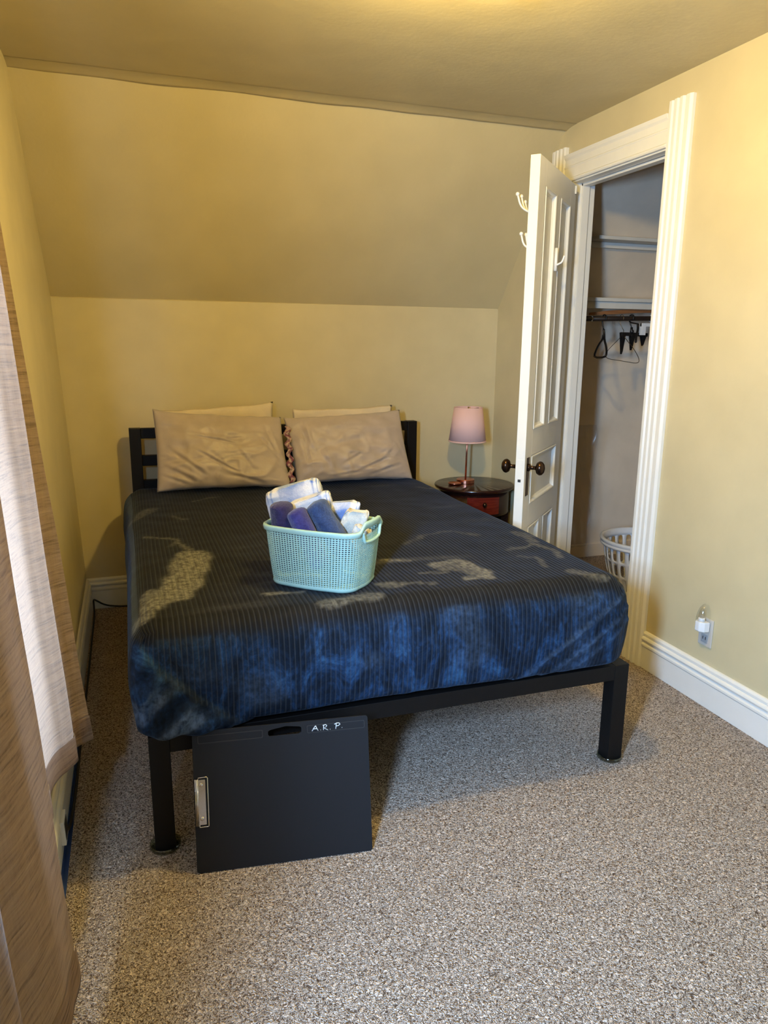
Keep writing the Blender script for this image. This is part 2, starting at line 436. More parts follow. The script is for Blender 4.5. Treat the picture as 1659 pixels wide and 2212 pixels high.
# baseboards
BP = [(0, 0), (.016, 0), (.016, .098), (.020, .104), (.020, .112), (.012, .118), (.012, .123), (.019, .127), (.022, .134), (.019, .141), (.011, .145), (.013, .149), (.013, .157), (.008, .165), (0, .167)]
st(MB().sweep(BP, [(R_, Y0, 0), (R_, 2.479, 0)], [(-1, 0, 0)]*2).build('baseboard_right', 'white', bevel=.0015))
st(MB().sweep(BP, [(R_, 3.457, 0), (R_, DR-.016, 0)], [(-1, 0, 0)]*2).build('baseboard_right_corner', 'white', bevel=.0015))
st(MB().sweep(BP, [(-.29, DL-.001, 0), (R_, DR, 0)], [(0, -1, 0)]*2).build('baseboard_back', 'white', bevel=.0015))
b = MB().sweep(BP, [(LL, Y0, 0), (LL, DL-.012, 0)], [(1, 0, 0)]*2); b.xf(lean)
st(b.build('baseboard_left', 'white', bevel=.0015))
CB = [(0, 0), (.012, 0), (.012, .085), (.004, .09), (0, .09)]
st(MB().sweep(CB, [(RT, DR+.04, 0), (CX1, DR+.04, 0)], [(0, -1, 0)]*2).build('baseboard_closet', 'closet', bevel=.001))
# ------------------------------------------------------------------ closet doorway: casings, head, jambs
TOPZ = 2.296
CP = [(0, 0), (.018, 0), (.024, .006), (.024, .020), (.017, .026), (.017, .031), (.026, .036), (.026, .052), (.019, .057), (.019, .062), (.026, .067), (.026, .083), (.018, .088), (.018, .093), (.022, .098), (.022, .116), (.014, .126), (0, .126)]
def casing(ya, yb_, name, z0=0):
    w = abs(yb_-ya); s_ = (yb_-ya)/.126
    b = MB(); poly = [(R_-o, ya+q*s_, z0) for o, q in CP]
    b.prism(poly, (0, 0, TOPZ-z0)); return st(b.build(name, 'white', bevel=.0012))
casing(2.605, 2.479, 'trim_2'); casing(3.332, 3.456, 'trim_3')
b = MB()
HP = [(0, 0), (.020, 0), (.024, .006), (.024, .012), (.018, .017), (.018, .060), (.021, .064), (.021, .068), (.017, .071), (.017, .098), (.024, .108), (.028, .122), (0, .122)]
b.prism([(R_-o, 2.605, 2.134+q) for o, q in HP], (0, 3.332-2.605, 0)); st(b.build('trim_4', 'white', bevel=.0012))
b = MB()
b.box(R_-.006, RT, OY1, 3.332, 0, OZ+.02); b.box(R_-.006, RT, 2.575, OY0, 0, OZ+.02); b.box(R_-.006, RT, 2.575, 3.332, OZ, OZ+.03)
b.box(R_+.045, R_+.085, OY1-.012, OY1, 0, OZ); b.box(R_+.045, R_+.085, OY0, OY0+.012, 0, OZ); b.box(R_+.045, R_+.085, OY0, OY1, OZ-.012, OZ)
st(b.build('door_frame', 'white', bevel=.002))

# ------------------------------------------------------------------ closet door, open into the room
DH = Vector((2.035, 3.195, 0)); DF = Vector((1.572, 2.732, 0)); dv = (DF-DH); DW = dv.length; dv.normalize()
dn = Vector((-dv.y, dv.x, 0))           # towards the camera and the closet
if dn.x < 0: dn = -dn
def D(s, z, o=0): return DH+dv*s+dn*o+Vector((0, 0, z))
Z0, Z1, TH = .018, 2.10, .040
SX = [0, .105, .292, .369, .556, DW]
PAN = [(SX[1], SX[2], 1.02, 2.0), (SX[3], SX[4], 1.02, 2.0), (SX[1], SX[4], .69, .905), (SX[1], SX[2], .22, .585), (SX[3], SX[4], .22, .585)]
def dbox(mb, s0, s1, z0, z1, o0, o1):
    i = len(mb.v)
    p = [D(s, z, o) for z in (z0, z1) for o in (o0, o1) for s in (s0, s1)]
    mb.v += [tuple(q) for q in p]
    for q in ((0, 2, 3, 1), (4, 5, 7, 6), (0, 1, 5, 4), (2, 6, 7, 3), (0, 4, 6, 2), (1, 3, 7, 5)): mb.f.append(tuple(i+k for k in q))
b = MB()
dbox(b, SX[0], SX[1], Z0, Z1, -TH, 0); dbox(b, SX[4], SX[5], Z0, Z1, -TH, 0)
for z0, z1 in ((Z0, .22), (.585, .69), (.905, 1.02), (2.0, Z1)): dbox(b, SX[1], SX[4], z0, z1, -TH, 0)
dbox(b, SX[2], SX[3], .22, .585, -TH, 0); dbox(b, SX[2], SX[3], 1.02, 2.0, -TH, 0)
door = st(b.build('door_1', 'white', weld=False, bevel=.0015))
for s0, s1, z0, z1 in PAN:
    b = MB(); dbox(b, s0, s1, z0, z1, -TH/2-.006, -TH/2+.006)
    for sgn, fo in ((1, 0), (-1, -TH)):      # sloping mouldings both sides
        rings = [(0, fo+sgn*.001), (.004, fo+sgn*.004), (.009, fo+sgn*.002), (.013, fo-sgn*.006), (.021, -TH/2+sgn*.0065)]
        n = len(rings)
        i = len(b.v)
        for q, o in rings:
            for s_, z_ in ((s0+q, z0+q), (s1-q, z0+q), (s1-q, z1-q), (s0+q, z1-q)): b.v.append(tuple(D(s_, z_, o)))
        for k in range(n-1):
            for j in range(4): b.f.append((i+k*4+j, i+k*4+(j+1) % 4, i+(k+1)*4+(j+1) % 4, i+(k+1)*4+j))
    b.build('door_panel', 'white', door, weld=False)
# hardware
def dloc(s, z, o): return D(s, z, o)
def along(mb_pts): return mb_pts
def door_lathe(prof, s, z, sgn, n=28, base=0.0, sq=1.0):
    b = MB(); c = D(s, z, base)
    ax = dn*sgn; u = dv; w = Vector((0, 0, 1))
    b.grid(n, len(prof), lambda a, k: c+ax*prof[k][1]+u*(prof[k][0]*cos(2*PI*a/n)*sq)+w*(prof[k][0]*sin(2*PI*a/n)), True)
    return b
SK = DW-.048
KN = [(.0001, 0), (.017, .001), (.017, .006), (.009, .010), (.008, .030), (.012, .034), (.024, .038), (.030, .047), (.031, .052), (.028, .061), (.018, .069), (.006, .072), (.0001, .0725)]
for sgn, base in ((1, .003), (-1, -TH-.003)):
    b = door_lathe(KN, SK, .862, sgn, 28, base, .82); k = b.build('door_knob', 'bronze', door, smooth=True)
    b = MB(); dbox(b, SK-.018, SK+.018, .735, .905, min(base, 0 if sgn > 0 else -TH), max(base, 0 if sgn > 0 else -TH)) if False else None
    if sgn > 0: dbox(b, SK-.019, SK+.019, .738, .905, 0, .003)
    else: dbox(b, SK-.019, SK+.019, .738, .905, -TH-.003, -TH)
    pl_ = b.build('knob_plate', 'bronze', door, bevel=.001)
b = MB(); dbox(b, DW-.0005, DW+.001, .73, .90, -TH+.008, -.008); lp = b.build('lock_plate', 'white', door, bevel=.0004)
b = MB(); dbox(b, DW+.0008, DW+.0016, .803, .815, -TH/2-.007, -TH/2+.006); b.build('latch', 'slot', lp)
# coat hooks
def hook(s, z, base, sgn, prongs, name='coat_hook', plate=True, ball=.0085, h=.10):
    b = MB(); P_ = lambda u, o, zz: D(s+u, z+zz, base+sgn*o)
    b.tube([P_(0, .004, -h*.5), P_(0, .005, h*.5)], .0075, 8)
    for u, oo, z0, z1 in prongs:
        b.tube([P_(u*.1, .003, z0), P_(u*.6, oo*.45, z0+.006), P_(u*.9, oo*.8, z0+(z1-z0)*.35), P_(u, oo, z1)], .0042, 8, smooth=2)
        if ball: b.ball(P_(u, oo, z1), ball, 10)
    return b.build(name, 'plastic', door, smooth=True)
hook(DW-.10, 1.90, -TH, -1, [(.045, .062, .0, .07), (-.010, .062, .0, .07), (-.055, .058, .0, .055)])
hook(DW-.10, 1.76, -TH, -1, [(.025, .045, .0, .06), (-.045, .045, .0, .065)])
hook(.335, 1.74, 0, 1, [(0.0, .040, -.025, .012)], ball=.0045, h=.095)
b = MB(); b.tube([D(.02, 2.095, .002), D(.02, 2.06, .002)], .005, 8); b.tube([D(.02, .30, .002), D(.02, .21, .002)], .005, 8); b.build('hinge', 'white', door)
# ------------------------------------------------------------------ inside the closet
def cbox(x0, x1, y0, y1, z0, z1, name, m, lab, cat, bev=.003):
    return tag(MB().box(x0, x1, y0, y1, z0, z1).build(name, m, bevel=bev), lab, cat)
cbox(2.455, CX1, 3.60, 3.745, 1.936, 1.955, 'closet_shelf', 'shelf', 'upper white painted shelf high in the closet', 'shelf')
MB().box(2.455, CX1, 3.70, 3.722, 1.905, 1.935).build('cleat', 'shelf', bpy.data.objects['closet_shelf'], bevel=.002)
o = cbox(RT, CX1, 3.60, 3.98, 1.612, 1.632, 'closet_shelf', 'shelf', 'lower white painted shelf just above the closet rod', 'shelf')
MB().box(RT, CX1, 3.95, 3.975, 1.52, 1.611).build('cleat', 'shelf', o, bevel=.002)
MB().box(RT, CX1, 3.62, 3.632, 1.575, 1.6115).build('cleat', 'shelf', o, bevel=.002)
b = MB(); b.prism([(2.455, 3.64, 1.537), (2.80, 3.64, 1.558), (3.2, 3.64, 1.56), (3.2, 3.64, 1.60), (2.80, 3.64, 1.582), (2.60, 3.64, 1.567), (2.455, 3.64, 1.552)], (0, .012, 0))
tag(b.build('wooden_bar', 'oak', bevel=.002), 'brown varnished wooden bar under the lower closet shelf', 'wooden bar')
b = MB(); b.tube([(RT-.001, 3.55, 1.512), (CX1, 3.55, 1.535)], .0135, 14)
rod = tag(b.build('closet_rod', 'rod', smooth=True), 'dark round closet rod below the lower shelf', 'closet rod')
rz = lambda x: 1.512+(x-RT)*.0198
MB().tube([(2.402, 3.55, rz(2.402)), (2.409, 3.55, rz(2.409))], .0142, 14).build('rod_joint', 'chrome', rod)
def crook(mb, x, r, yo=0, end=(0, 0, 0), rr=.0028):        # hook over the rod ending below it at 'end'
    z = rz(x); pts = []
    for k in range(9):
        a = PI*1.15-k*(PI*1.15)/8
        pts.append((x, 3.55+cos(a)*.0185, z+.002+sin(a)*.0185))
    pts += [(x, 3.565, z-.02), end]
    mb.tube(pts, rr, 8, smooth=1)
# black hanger seen end on
H1 = [(2.493, 3.555, 1.462), (2.495, 3.550, 1.435), (2.485, 3.53, 1.403), (2.457, 3.47, 1.370), (2.428, 3.42, 1.336), (2.412, 3.41, 1.313), (2.545, 3.70, 1.306), (2.540, 3.69, 1.332), (2.523, 3.63, 1.383), (2.502, 3.57, 1.408), (2.494, 3.556, 1.43)]
b = MB(); crook(b, 2.488, .0, 0, (2.493, 3.555, 1.46), .0042)
b.tube(H1, .006, 8, smooth=1)
tag(b.build('clothes_hanger', 'velvet_black', smooth=True), 'black plastic hanger hanging leftmost on the closet rod, seen from its end', 'hanger')
# wire hanger
b = MB(); crook(b, 2.60, .0, 0, (2.622, 3.552, 1.455), .0018)
b.tube([(2.622, 3.552, 1.455), (2.618, 3.56, 1.425), (2.616, 3.66, 1.361), (2.612, 3.69, 1.327), (2.620, 3.69, 1.300), (2.628, 3.58, 1.293), (2.616, 3.50, 1.288), (2.636, 3.42, 1.280), (2.640, 3.42, 1.306), (2.641, 3.48, 1.362), (2.636, 3.54, 1.405), (2.624, 3.552, 1.435)], .0018, 6, smooth=2)
tag(b.build('clothes_hanger', 'wire', smooth=True), 'thin bronze wire hanger in the middle of the closet rod', 'hanger')
# black clip hanger
t_ = thing('clip_hanger', 'black trouser hanger with three clips on its bar', 'hanger', (2.69, 3.56, 1.43))
b = MB(); crook(b, 2.668, .0, 0, (2.676, 3.556, 1.47), .0035); b.tube([(2.676, 3.556, 1.475), (2.675, 3.556, 1.44)], .007, 8); b.build('hook', 'velvet_black', t_, smooth=True)
b = MB(); b.box(2.607, 2.785, 3.55, 3.564, 1.428, 1.448, lambda x, y, z: (x, y, z-(x-2.6)*.02)); b.ball((2.68, 3.557, 1.452), .012, 10); b.build('bar', 'velvet_black', t_, bevel=.003)
for cx_, zt, ln in ((2.622, 1.45, .105), (2.684, 1.44, .078), (2.758, 1.43, .048)):
    b = MB()
    for dy in (-.012, .012):
        b.prism([(cx_-.013, 3.555+dy, zt-.004), (cx_+.013, 3.555+dy, zt-.004), (cx_+.007, 3.555, zt-ln), (cx_-.007, 3.555, zt-ln)], (0, .006, 0))
    b.build('clip', 'velvet_black', t_, bevel=.002)
# second black hanger crossing the clips
b = MB(); crook(b, 2.664, .0, 0, (2.672, 3.50, 1.492), .004)
b.tube([(2.672, 3.50, 1.492), (2.668, 3.49, 1.46), (2.645, 3.47, 1.425), (2.622, 3.44, 1.395)], .0065, 8, smooth=1)
tag(b.build('clothes_hanger', 'velvet_black', smooth=True), 'black plastic hanger in front of the clipped trouser hanger', 'hanger')
# white hanger and the black arm beside the casing
b = MB(); crook(b, 2.80, .0, 0, (2.80, 3.50, 1.492), .0028)
b.box(2.688, 2.93, 3.488, 3.502, 1.478, 1.496); b.box(2.688, 2.716, 3.485, 3.504, 1.432, 1.496)
tag(b.build('clothes_hanger', 'plastic', bevel=.004), 'white plastic hanger bar with an end tab beside the door casing', 'hanger')
b = MB(); crook(b, 2.885, .0, 0, (2.885, 3.55, 1.46), .004)
b.tube([(2.885, 3.55, 1.462), (2.878, 3.52, 1.43), (2.83, 3.49, 1.405), (2.795, 3.47, 1.378), (2.778, 3.46, 1.345)], .009, 8, smooth=2)
b.tube([(2.885, 3.55, 1.46), (2.93, 3.58, 1.43), (2.99, 3.6, 1.36), (2.785, 3.465, 1.34)], .005, 8, smooth=1)
tag(b.build('clothes_hanger', 'velvet_black', smooth=True), 'black plastic hanger partly hidden behind the right door casing', 'hanger')
# plastic film beside the jamb
b = MB(); b.grid(8, 40, lambda a, k: (2.305+.020*a+.008*sin(k*.7+a), 3.50+.012*sin(a*2.1+k*.25), .245+.70*k/39), False)
tag(b.build('plastic_garment_bag', 'film', smooth=True), 'clear plastic film hanging just inside the closet jamb', 'plastic bag')

# ------------------------------------------------------------------ perforated walls (laundry basket, towel basket)
def perforated(nu, nv, place, hole, per, closed=True):
    """nu x nv cells; hole = list of (u, v) in the unit cell; per = matching square-perimeter points"""
    b = MB(); n = len(hole); cache = {}
    def vert(u, v):
        key = (round(u, 4) % nu if closed else round(u, 4), round(v, 4))
        if key not in cache: cache[key] = len(b.v); b.v.append(tuple(place(u/nu, v/nv)))
        return cache[key]
    for j in range(nv):
        for i in range(nu):
            A = [vert(i+p[0], j+p[1]) for p in per]; H = [vert(i+h[0], j+h[1]) for h in hole]
            for k in range(n):
                k2 = (k+1) % n; b.f.append((A[k], A[k2], H[k2], H[k]))
    return b
# white laundry basket in the closet
lb = thing('laundry_basket', 'white slotted plastic laundry basket standing on the closet floor', 'laundry basket', (2.74, 3.36, 0))
def lbw(u, v):
    a = 2*PI*u; z = .012+.262*v; r = .172+.058*v+.008*sin(PI*v)
    return (2.74+r*cos(a), 3.36+r*sin(a), z)
hole = []; per = []
for k in range(16):
    a = 2*PI*k/16; cx_, sy_ = cos(a), sin(a)
    hole.append((.5+.28*max(-1, min(1, cx_*1.25)), .5+.40*max(-1, min(1, sy_*1.12))))
    mx_ = max(abs(cx_), abs(sy_)); per.append((.5+.5*cx_/mx_, .5+.5*sy_/mx_))
b = perforated(26, 3, lbw, hole, per); b.build('basket_wall', 'plastic', lb, solid=.004, smooth=True)
b = MB(); b.lathe([(.222, .268), (.243, .266), (.249, .274), (.247, .281), (.243, .283), (.247, .287), (.252, .300), (.250, .307), (.240, .309), (.232, .306), (.229, .285), (.222, .268)], 56, (2.74, 3.36, 0), caps=False); b.build('rim', 'plastic', lb, smooth=True)
MB().lathe([(.0001, .006), (.165, .006), (.176, .0), (.180, .004), (.177, .022), (.168, .020), (.0001, .012)], 48, (2.74, 3.36, 0)).build('base', 'plastic', lb, smooth=True)

# ------------------------------------------------------------------ outlet and night light on the right wall
ol = thing('wall_outlet', 'almond outlet cover low on the right wall beside the closet doorway', 'outlet', (R_, 2.135, .295))
MB().box(R_-.006, R_, 2.101, 2.171, .238, .352).build('cover_plate', 'ivory', ol, bevel=.003)
for zc in (.268, .322):
    so = MB().box(R_-.0085, R_-.005, 2.119, 2.153, zc-.017, zc+.017).build('socket', 'grey_plastic', ol, bevel=.003)
    b = MB(); b.box(R_-.0092, R_-.008, 2.127, 2.130, zc-.003, zc+.009); b.box(R_-.0092, R_-.008, 2.141, 2.144, zc-.003, zc+.009); b.build('slot', 'slot', so)
nl = thing('night_light', 'small white plug-in night light with a clear shade in the wall outlet', 'night light', (R_-.03, 2.136, .322))
b = MB(); b.prism([(R_-.010, 2.110, .303), (R_-.010, 2.162, .303), (R_-.034, 2.160, .303), (R_-.050, 2.147, .305), (R_-.050, 2.125, .305), (R_-.034, 2.112, .303)], (0, 0, .040)); b.build('body', 'plastic', nl, bevel=.004, seg=3)
MB().lathe([(.013, .343), (.0125, .356), (.011, .357), (.0001, .357)], 20, (R_-.030, 2.136, 0)).build('bulb_base', 'plastic', nl, smooth=True)
MB().lathe([(.008, .357), (.0095, .365), (.0095, .378), (.006, .390), (.0001, .396)], 18, (R_-.030, 2.136, 0)).build('bulb', 'clear', nl, smooth=True)
b = MB(); b.grid(18, 14, lambda a, k: (R_-.012-.040*sin(PI*a/17)*cos(k/13*1.45), 2.136+.027*cos(PI*a/17)*cos(k/13*1.45)**.8, .343+.066*sin(k/13*PI/2))); b.build('night_light_shade', 'clear', nl, smooth=True)

# ------------------------------------------------------------------ bed
bed = thing('bed_frame', 'black metal platform bed frame with slatted headboard', 'bed', (.75, 2.87, 0))
BX0, BX1, BY0, BY1, BT = -.011, 1.509, 1.873, 3.880, .354
LG = .055
for x0 in (BX0, BX1-LG):
    MB().box(x0, x0+LG, BY0, BY0+LG, .004, BT).build('leg', 'black', bed, bevel=.002)
    o = MB().box(x0, x0+LG, BY1-LG, BY1, .0, .956).build('leg', 'black', bed, bevel=.002)
MB().box(BX0+LG, BX1-LG, BY0, BY0+LG, BT-.052, BT).build('foot_rail', 'black', bed, bevel=.002)
for x0 in (BX0, BX1-LG): MB().box(x0+.004, x0+LG-.01, BY0+LG, BY1-LG, BT-.052, BT).build('side_rail', 'black', bed, bevel=.002)
b = MB(); b.box((BX0+BX1)/2-.02, (BX0+BX1)/2+.02, BY0+LG, BY1-LG, BT-.052, BT-.022)
for k in range(12): b.box(BX0+LG-.02, BX1-LG+.02, 2.0+k*.155, 2.07+k*.155, BT-.02, BT-.002)
b.build('slats', 'black', bed)
for z0, z1 in ((.905, .956), (.768, .820), (.645, .695)):
    MB().box(BX0+LG, BX1-LG, BY1-.048, BY1-.012, z0, z1).build('headboard_rail', 'black', bed, bevel=.002)

# mattress covered in a velvet sheet
SX0, SX1, SY0, SY1, SZ0, SZ1 = -.034, 1.478, 1.852, 3.815, .362, .668
SR = .070
SHEEN_MARKS = [  # (width, strength, points on the top of the bed)
 (.060, 1.0, [(.17, 2.50), (.15, 2.36), (.13, 2.24), (.09, 2.12)]), (.045, .95, [(.10, 2.12), (.03, 2.04)]), (.035, .8, [(.02, 2.14), (.0, 2.02), (-.01, 1.95)]),
 (.012, .55, [(.02, 2.80), (.13, 2.71), (.18, 2.52)]), (.035, .35, [(-.01, 3.15), (.06, 3.27)]),
 (.022, .85, [(.91, 2.15), (1.02, 2.18), (1.04, 2.05), (1.04, 1.99), (.96, 1.97)]), (.045, .5, [(.96, 2.12), (1.02, 2.04)]),
 (.010, .28, [(.92, 2.42), (1.04, 2.53), (1.16, 2.55), (1.23, 2.46)]), (.010, .42, [(1.24, 2.26), (1.36, 2.28), (1.39, 2.20), (1.37, 2.11)]),
 (.022, .38, [(1.38, 2.44), (1.41, 2.39), (1.38, 2.31)]), (.011, .32, [(1.24, 2.16), (1.28, 2.13), (1.27, 2.03)]), (.010, .40, [(.24, 3.38), (.36, 3.45)]),
 (.012, .75, [(.34, 2.02), (.44, 2.02)]), (.030, .55, [(.50, 1.91), (.63, 1.92)]), (.014, .5, [(.79, 2.26), (.85, 2.22)]),
 (.013, .5, [(.83, 2.08), (.92, 2.07)]), (.016, .5, [(.69, 2.0), (.83, 1.98)]), (.025, .45, [(1.32, 1.95), (1.38, 1.88)]), (.012, .35, [(.13, 3.11), (.19, 3.05)]), (.010, .35, [(1.35, 3.41), (1.43, 3.36)]),
 (.012, .3, [(.10, 2.62), (.14, 2.72)]), (.010, .3, [(.55, 3.0), (.60, 2.9)])]
def seg_dist(px, py, a, b_):
    ax, ay = a; bx, by = b_; dx, dy = bx-ax, by-ay; L = dx*dx+dy*dy
    t_ = max(0, min(1, ((px-ax)*dx+(py-ay)*dy)/L)); return math.hypot(px-ax-t_*dx, py-ay-t_*dy)
def ss(e0, e1, x):
    t_ = max(0, min(1, (x-e0)/(e1-e0))); return t_*t_*(3-2*t_)
def N3(x, y, z, k=0): return noise.noise(Vector((x+k*7.3, y-k*3.1, z+k*5.7)))
def make_sheet():
    bm = bmesh.new(); st_ = .011
    uvl = bm.loops.layers.uv.new('cloth'); cl = bm.verts.layers.float_color.new('pile_sheen')
    nx = int((SX1-SX0)/st_); ny = int((SY1-SY0)/.014); nz = int((SZ1-SZ0)/.009)
    cache = {}
    def V_(i, j, k):
        if (i, j, k) not in cache:
            cache[(i, j, k)] = bm.verts.new((SX0+(SX1-SX0)*i/nx, SY0+(SY1-SY0)*j/ny, SZ0+(SZ1-SZ0)*k/nz))
        return cache[(i, j, k)]
    def face(*a): bm.faces.new([V_(*q) for q in a])
    for i in range(nx):
        for j in range(ny): face((i, j, nz), (i+1, j, nz), (i+1, j+1, nz), (i, j+1, nz))
        for k in range(nz): face((i, 0, k), (i+1, 0, k), (i+1, 0, k+1), (i, 0, k+1)); face((i+1, ny, k), (i, ny, k), (i, ny, k+1), (i+1, ny, k+1))
    for j in range(ny):
        for k in range(nz): face((0, j+1, k), (0, j, k), (0, j, k+1), (0, j+1, k+1)); face((nx, j, k), (nx, j+1, k), (nx, j+1, k+1), (nx, j, k+1))
    info = {}
    for key, v in cache.items():
        x, y, z = v.co
        i, j, k = key
        front = ss(SY0+.075, SY0+.02, y); top = ss(SZ1-.06, SZ1-.02, z)
        side = 1.0 if (i == 0 or i == nx) else 0
        # brushed marks on top, their sheen painted as paler colour
        mk = 0.0
        wx = x+.020*N3(x*14, y*14, 0); wy = y+.030*N3(x*14, y*14, 3)
        if top > .3:
            for w, s_, pts in SHEEN_MARKS:
                for q in range(len(pts)-1):
                    dd = seg_dist(wx, wy, pts[q], pts[q+1])
                    if dd < w*1.3: mk = max(mk, s_*(1-ss(w*.75, w*1.25, dd)))
            mk += .22*ss(.25, .6, N3(x*3.2, y*11, 1))*ss(.0, .5, N3(x*2, y*2, 9)) 
            mk *= top
        fr_ = 1-top
        if j == 0 or front > .3:
            mk += .12*ss(.15, .55, N3(x*5, 0, z*9))*fr_  # pale blue highlights painted on the front face
        # big soft corner folds at the foot
        rib = 1.0
        dx0 = dy0 = dz0 = 0
        # left flap: diagonal from the upper left corner to the rail
        if x < SX0+.42 and y < SY0+.05 and top < 1:
            h = max(0, (SZ1-.045-z)/(SZ1-.045-SZ0))          # 0 at top, 1 at bottom
            xe = SX0+.010+.285*h**1.15
            d_ = xe-x
            if d_ > 0:
                rib = 1-ss(0, .02, d_)
                dy0 -= .024*ss(0, .012, d_)*(.35+.65*h)+.010*ss(0, .15, d_)*h
                fold = (x-SX0)*.9+(SZ1-z)*1.0
                dy0 -= .0085*sin(fold*75+3*N3(x*6, 0, z*6))*ss(0, .05, d_)
                mk += (.45+.75*ss(.3, .9, h)*math.exp(-((d_-.05)/.05)**2))*ss(.0, .5, sin(fold*38+2*N3(x*5, 2, z*5)))*ss(.02, .1, d_)*(.4+.6*h)  # highlight streaks painted along the flap, strongest low by the fold
            else: dy0 += .004*math.exp(d_/.02)
        if x > SX1-.42 and y < SY0+.05 and top < 1:
            h = max(0, (SZ1-.05-z)/(SZ1-.05-SZ0))
            for off, amp in ((0, .013), (.10, .009), (.17, .006)):
                xe = SX1-.02-.40*(h+.001)**.9+off; d_ = x-xe
                if d_ > 0: dy0 -= amp*math.exp(-d_/.05)*ss(0, .01, d_); rib = min(rib, 1-.8*math.exp(-d_/.06)); mk += .16*math.exp(-((d_-.012)/.012)**2)
            if x > SX1-.02-.40*max(h, 0)**.9: rib = min(rib, 1-.6*ss(0, .25, x-(SX1-.02-.40*max(h, 0)**.9)))
        # soft drape on the front face
        if y < SY0+.03 and top < .9:
            dy0 += .004*N3(x*3.5, 0, z*4)+.0025*N3(x*11+z*9, 0, z*2)
            h = (SZ1-z)/(SZ1-SZ0)
            dy0 -= .004*math.exp(-((x-.62-.10*h)/.022)**2)*ss(.15, .5, h); dy0 -= .004*math.exp(-((x-.72-.13*h)/.02)**2)*ss(.15, .5, h)
        info[v] = (x, y, z, mk, rib, fr_, dy0, i, j, k)
    for v, (x, y, z, mk, rib, fr_, dy0, i, j, k) in info.items():
        p = Vector((x, y, z))
        rb = .030                                     # corners: round in plan, rounder on top
        inner = Vector((max(SX0+SR, min(SX1-SR, x)), max(SY0+SR, min(SY1-SR, y)), min(SZ1-SR, max(SZ0+rb, z))))
        d_ = p-inner
        rr = SR
        if z < SZ0+rb: d_ = Vector((d_.x, d_.y, d_.z*SR/rb))
        if d_.length > 1e-9:
            L = d_.length; d2 = d_/L*min(L, SR)
            if z < SZ0+rb: d2.z *= rb/SR
            p = inner+d2
        # bulge of the mattress sides, slack on top
        hz = max(0, min(1, (z-SZ0)/(SZ1-SZ0)))
        bulge = .016*sin(PI*min(1, hz*1.1))
        if j == 0: p.y -= bulge
        if i == 0: p.x -= bulge+.012*ss(2.6, 3.5, y)*(.6+N3(0, y*5, z*8))
        if i == nx: p.x += bulge
        p.y += dy0
        p += Vector((0, 0, .004*N3(x*3, y*3, 0)+.0015*N3(x*13, y*13, 4)))*(1-fr_)
        if hz < .2:
            p.z -= (.2-hz)*.05*(N3(x*2.5, y*2.5, 5)+.2)
            if x < .2: p.z -= (.2-hz)*.05
        v[cl] = (max(0, min(1, mk)), rib, fr_, 1)
        v.co = p
    bm.faces.ensure_lookup_table()
    for f in bm.faces:
        js = [info[l.vert] for l in f.loops]
        leftright = all(q[7] == 0 for q in js) or all(q[7] == nx for q in js)
        for l in f.loops:
            q = info[l.vert]
            if leftright: l[uvl].uv = (q[1], q[2])
            else: l[uvl].uv = (q[0]+.0025*N3(q[0]*3, q[1]*2.5, q[2]*2.5), q[1])
        f.smooth = True
    # close the underside
    bm.verts.ensure_lookup_table()
    edges = [e for e in bm.edges if e.is_boundary]
    r = bmesh.ops.extrude_edge_only(bm, edges=edges)
    vs = [g for g in r['geom'] if isinstance(g, bmesh.types.BMVert)]
    for v in vs:
        v.co.x += .05 if v.co.x < .7 else -.05
        v.co.y += .05 if v.co.y < 2.8 else -.05
        v.co.z = SZ0-.004
    bmesh.ops.contextual_create(bm, geom=[e for e in bm.edges if e.is_boundary])
    bmesh.ops.recalc_face_normals(bm, faces=bm.faces)
    me = bpy.data.meshes.new('fitted_sheet'); bm.to_mesh(me); bm.free()
    me.materials.append(M['velvet'])
    o = bpy.data.objects.new('fitted_sheet', me); C.objects.link(o); return o
tag(make_sheet(), 'dark blue ribbed velvet sheet covering the mattress on the black bed', 'bed sheet')

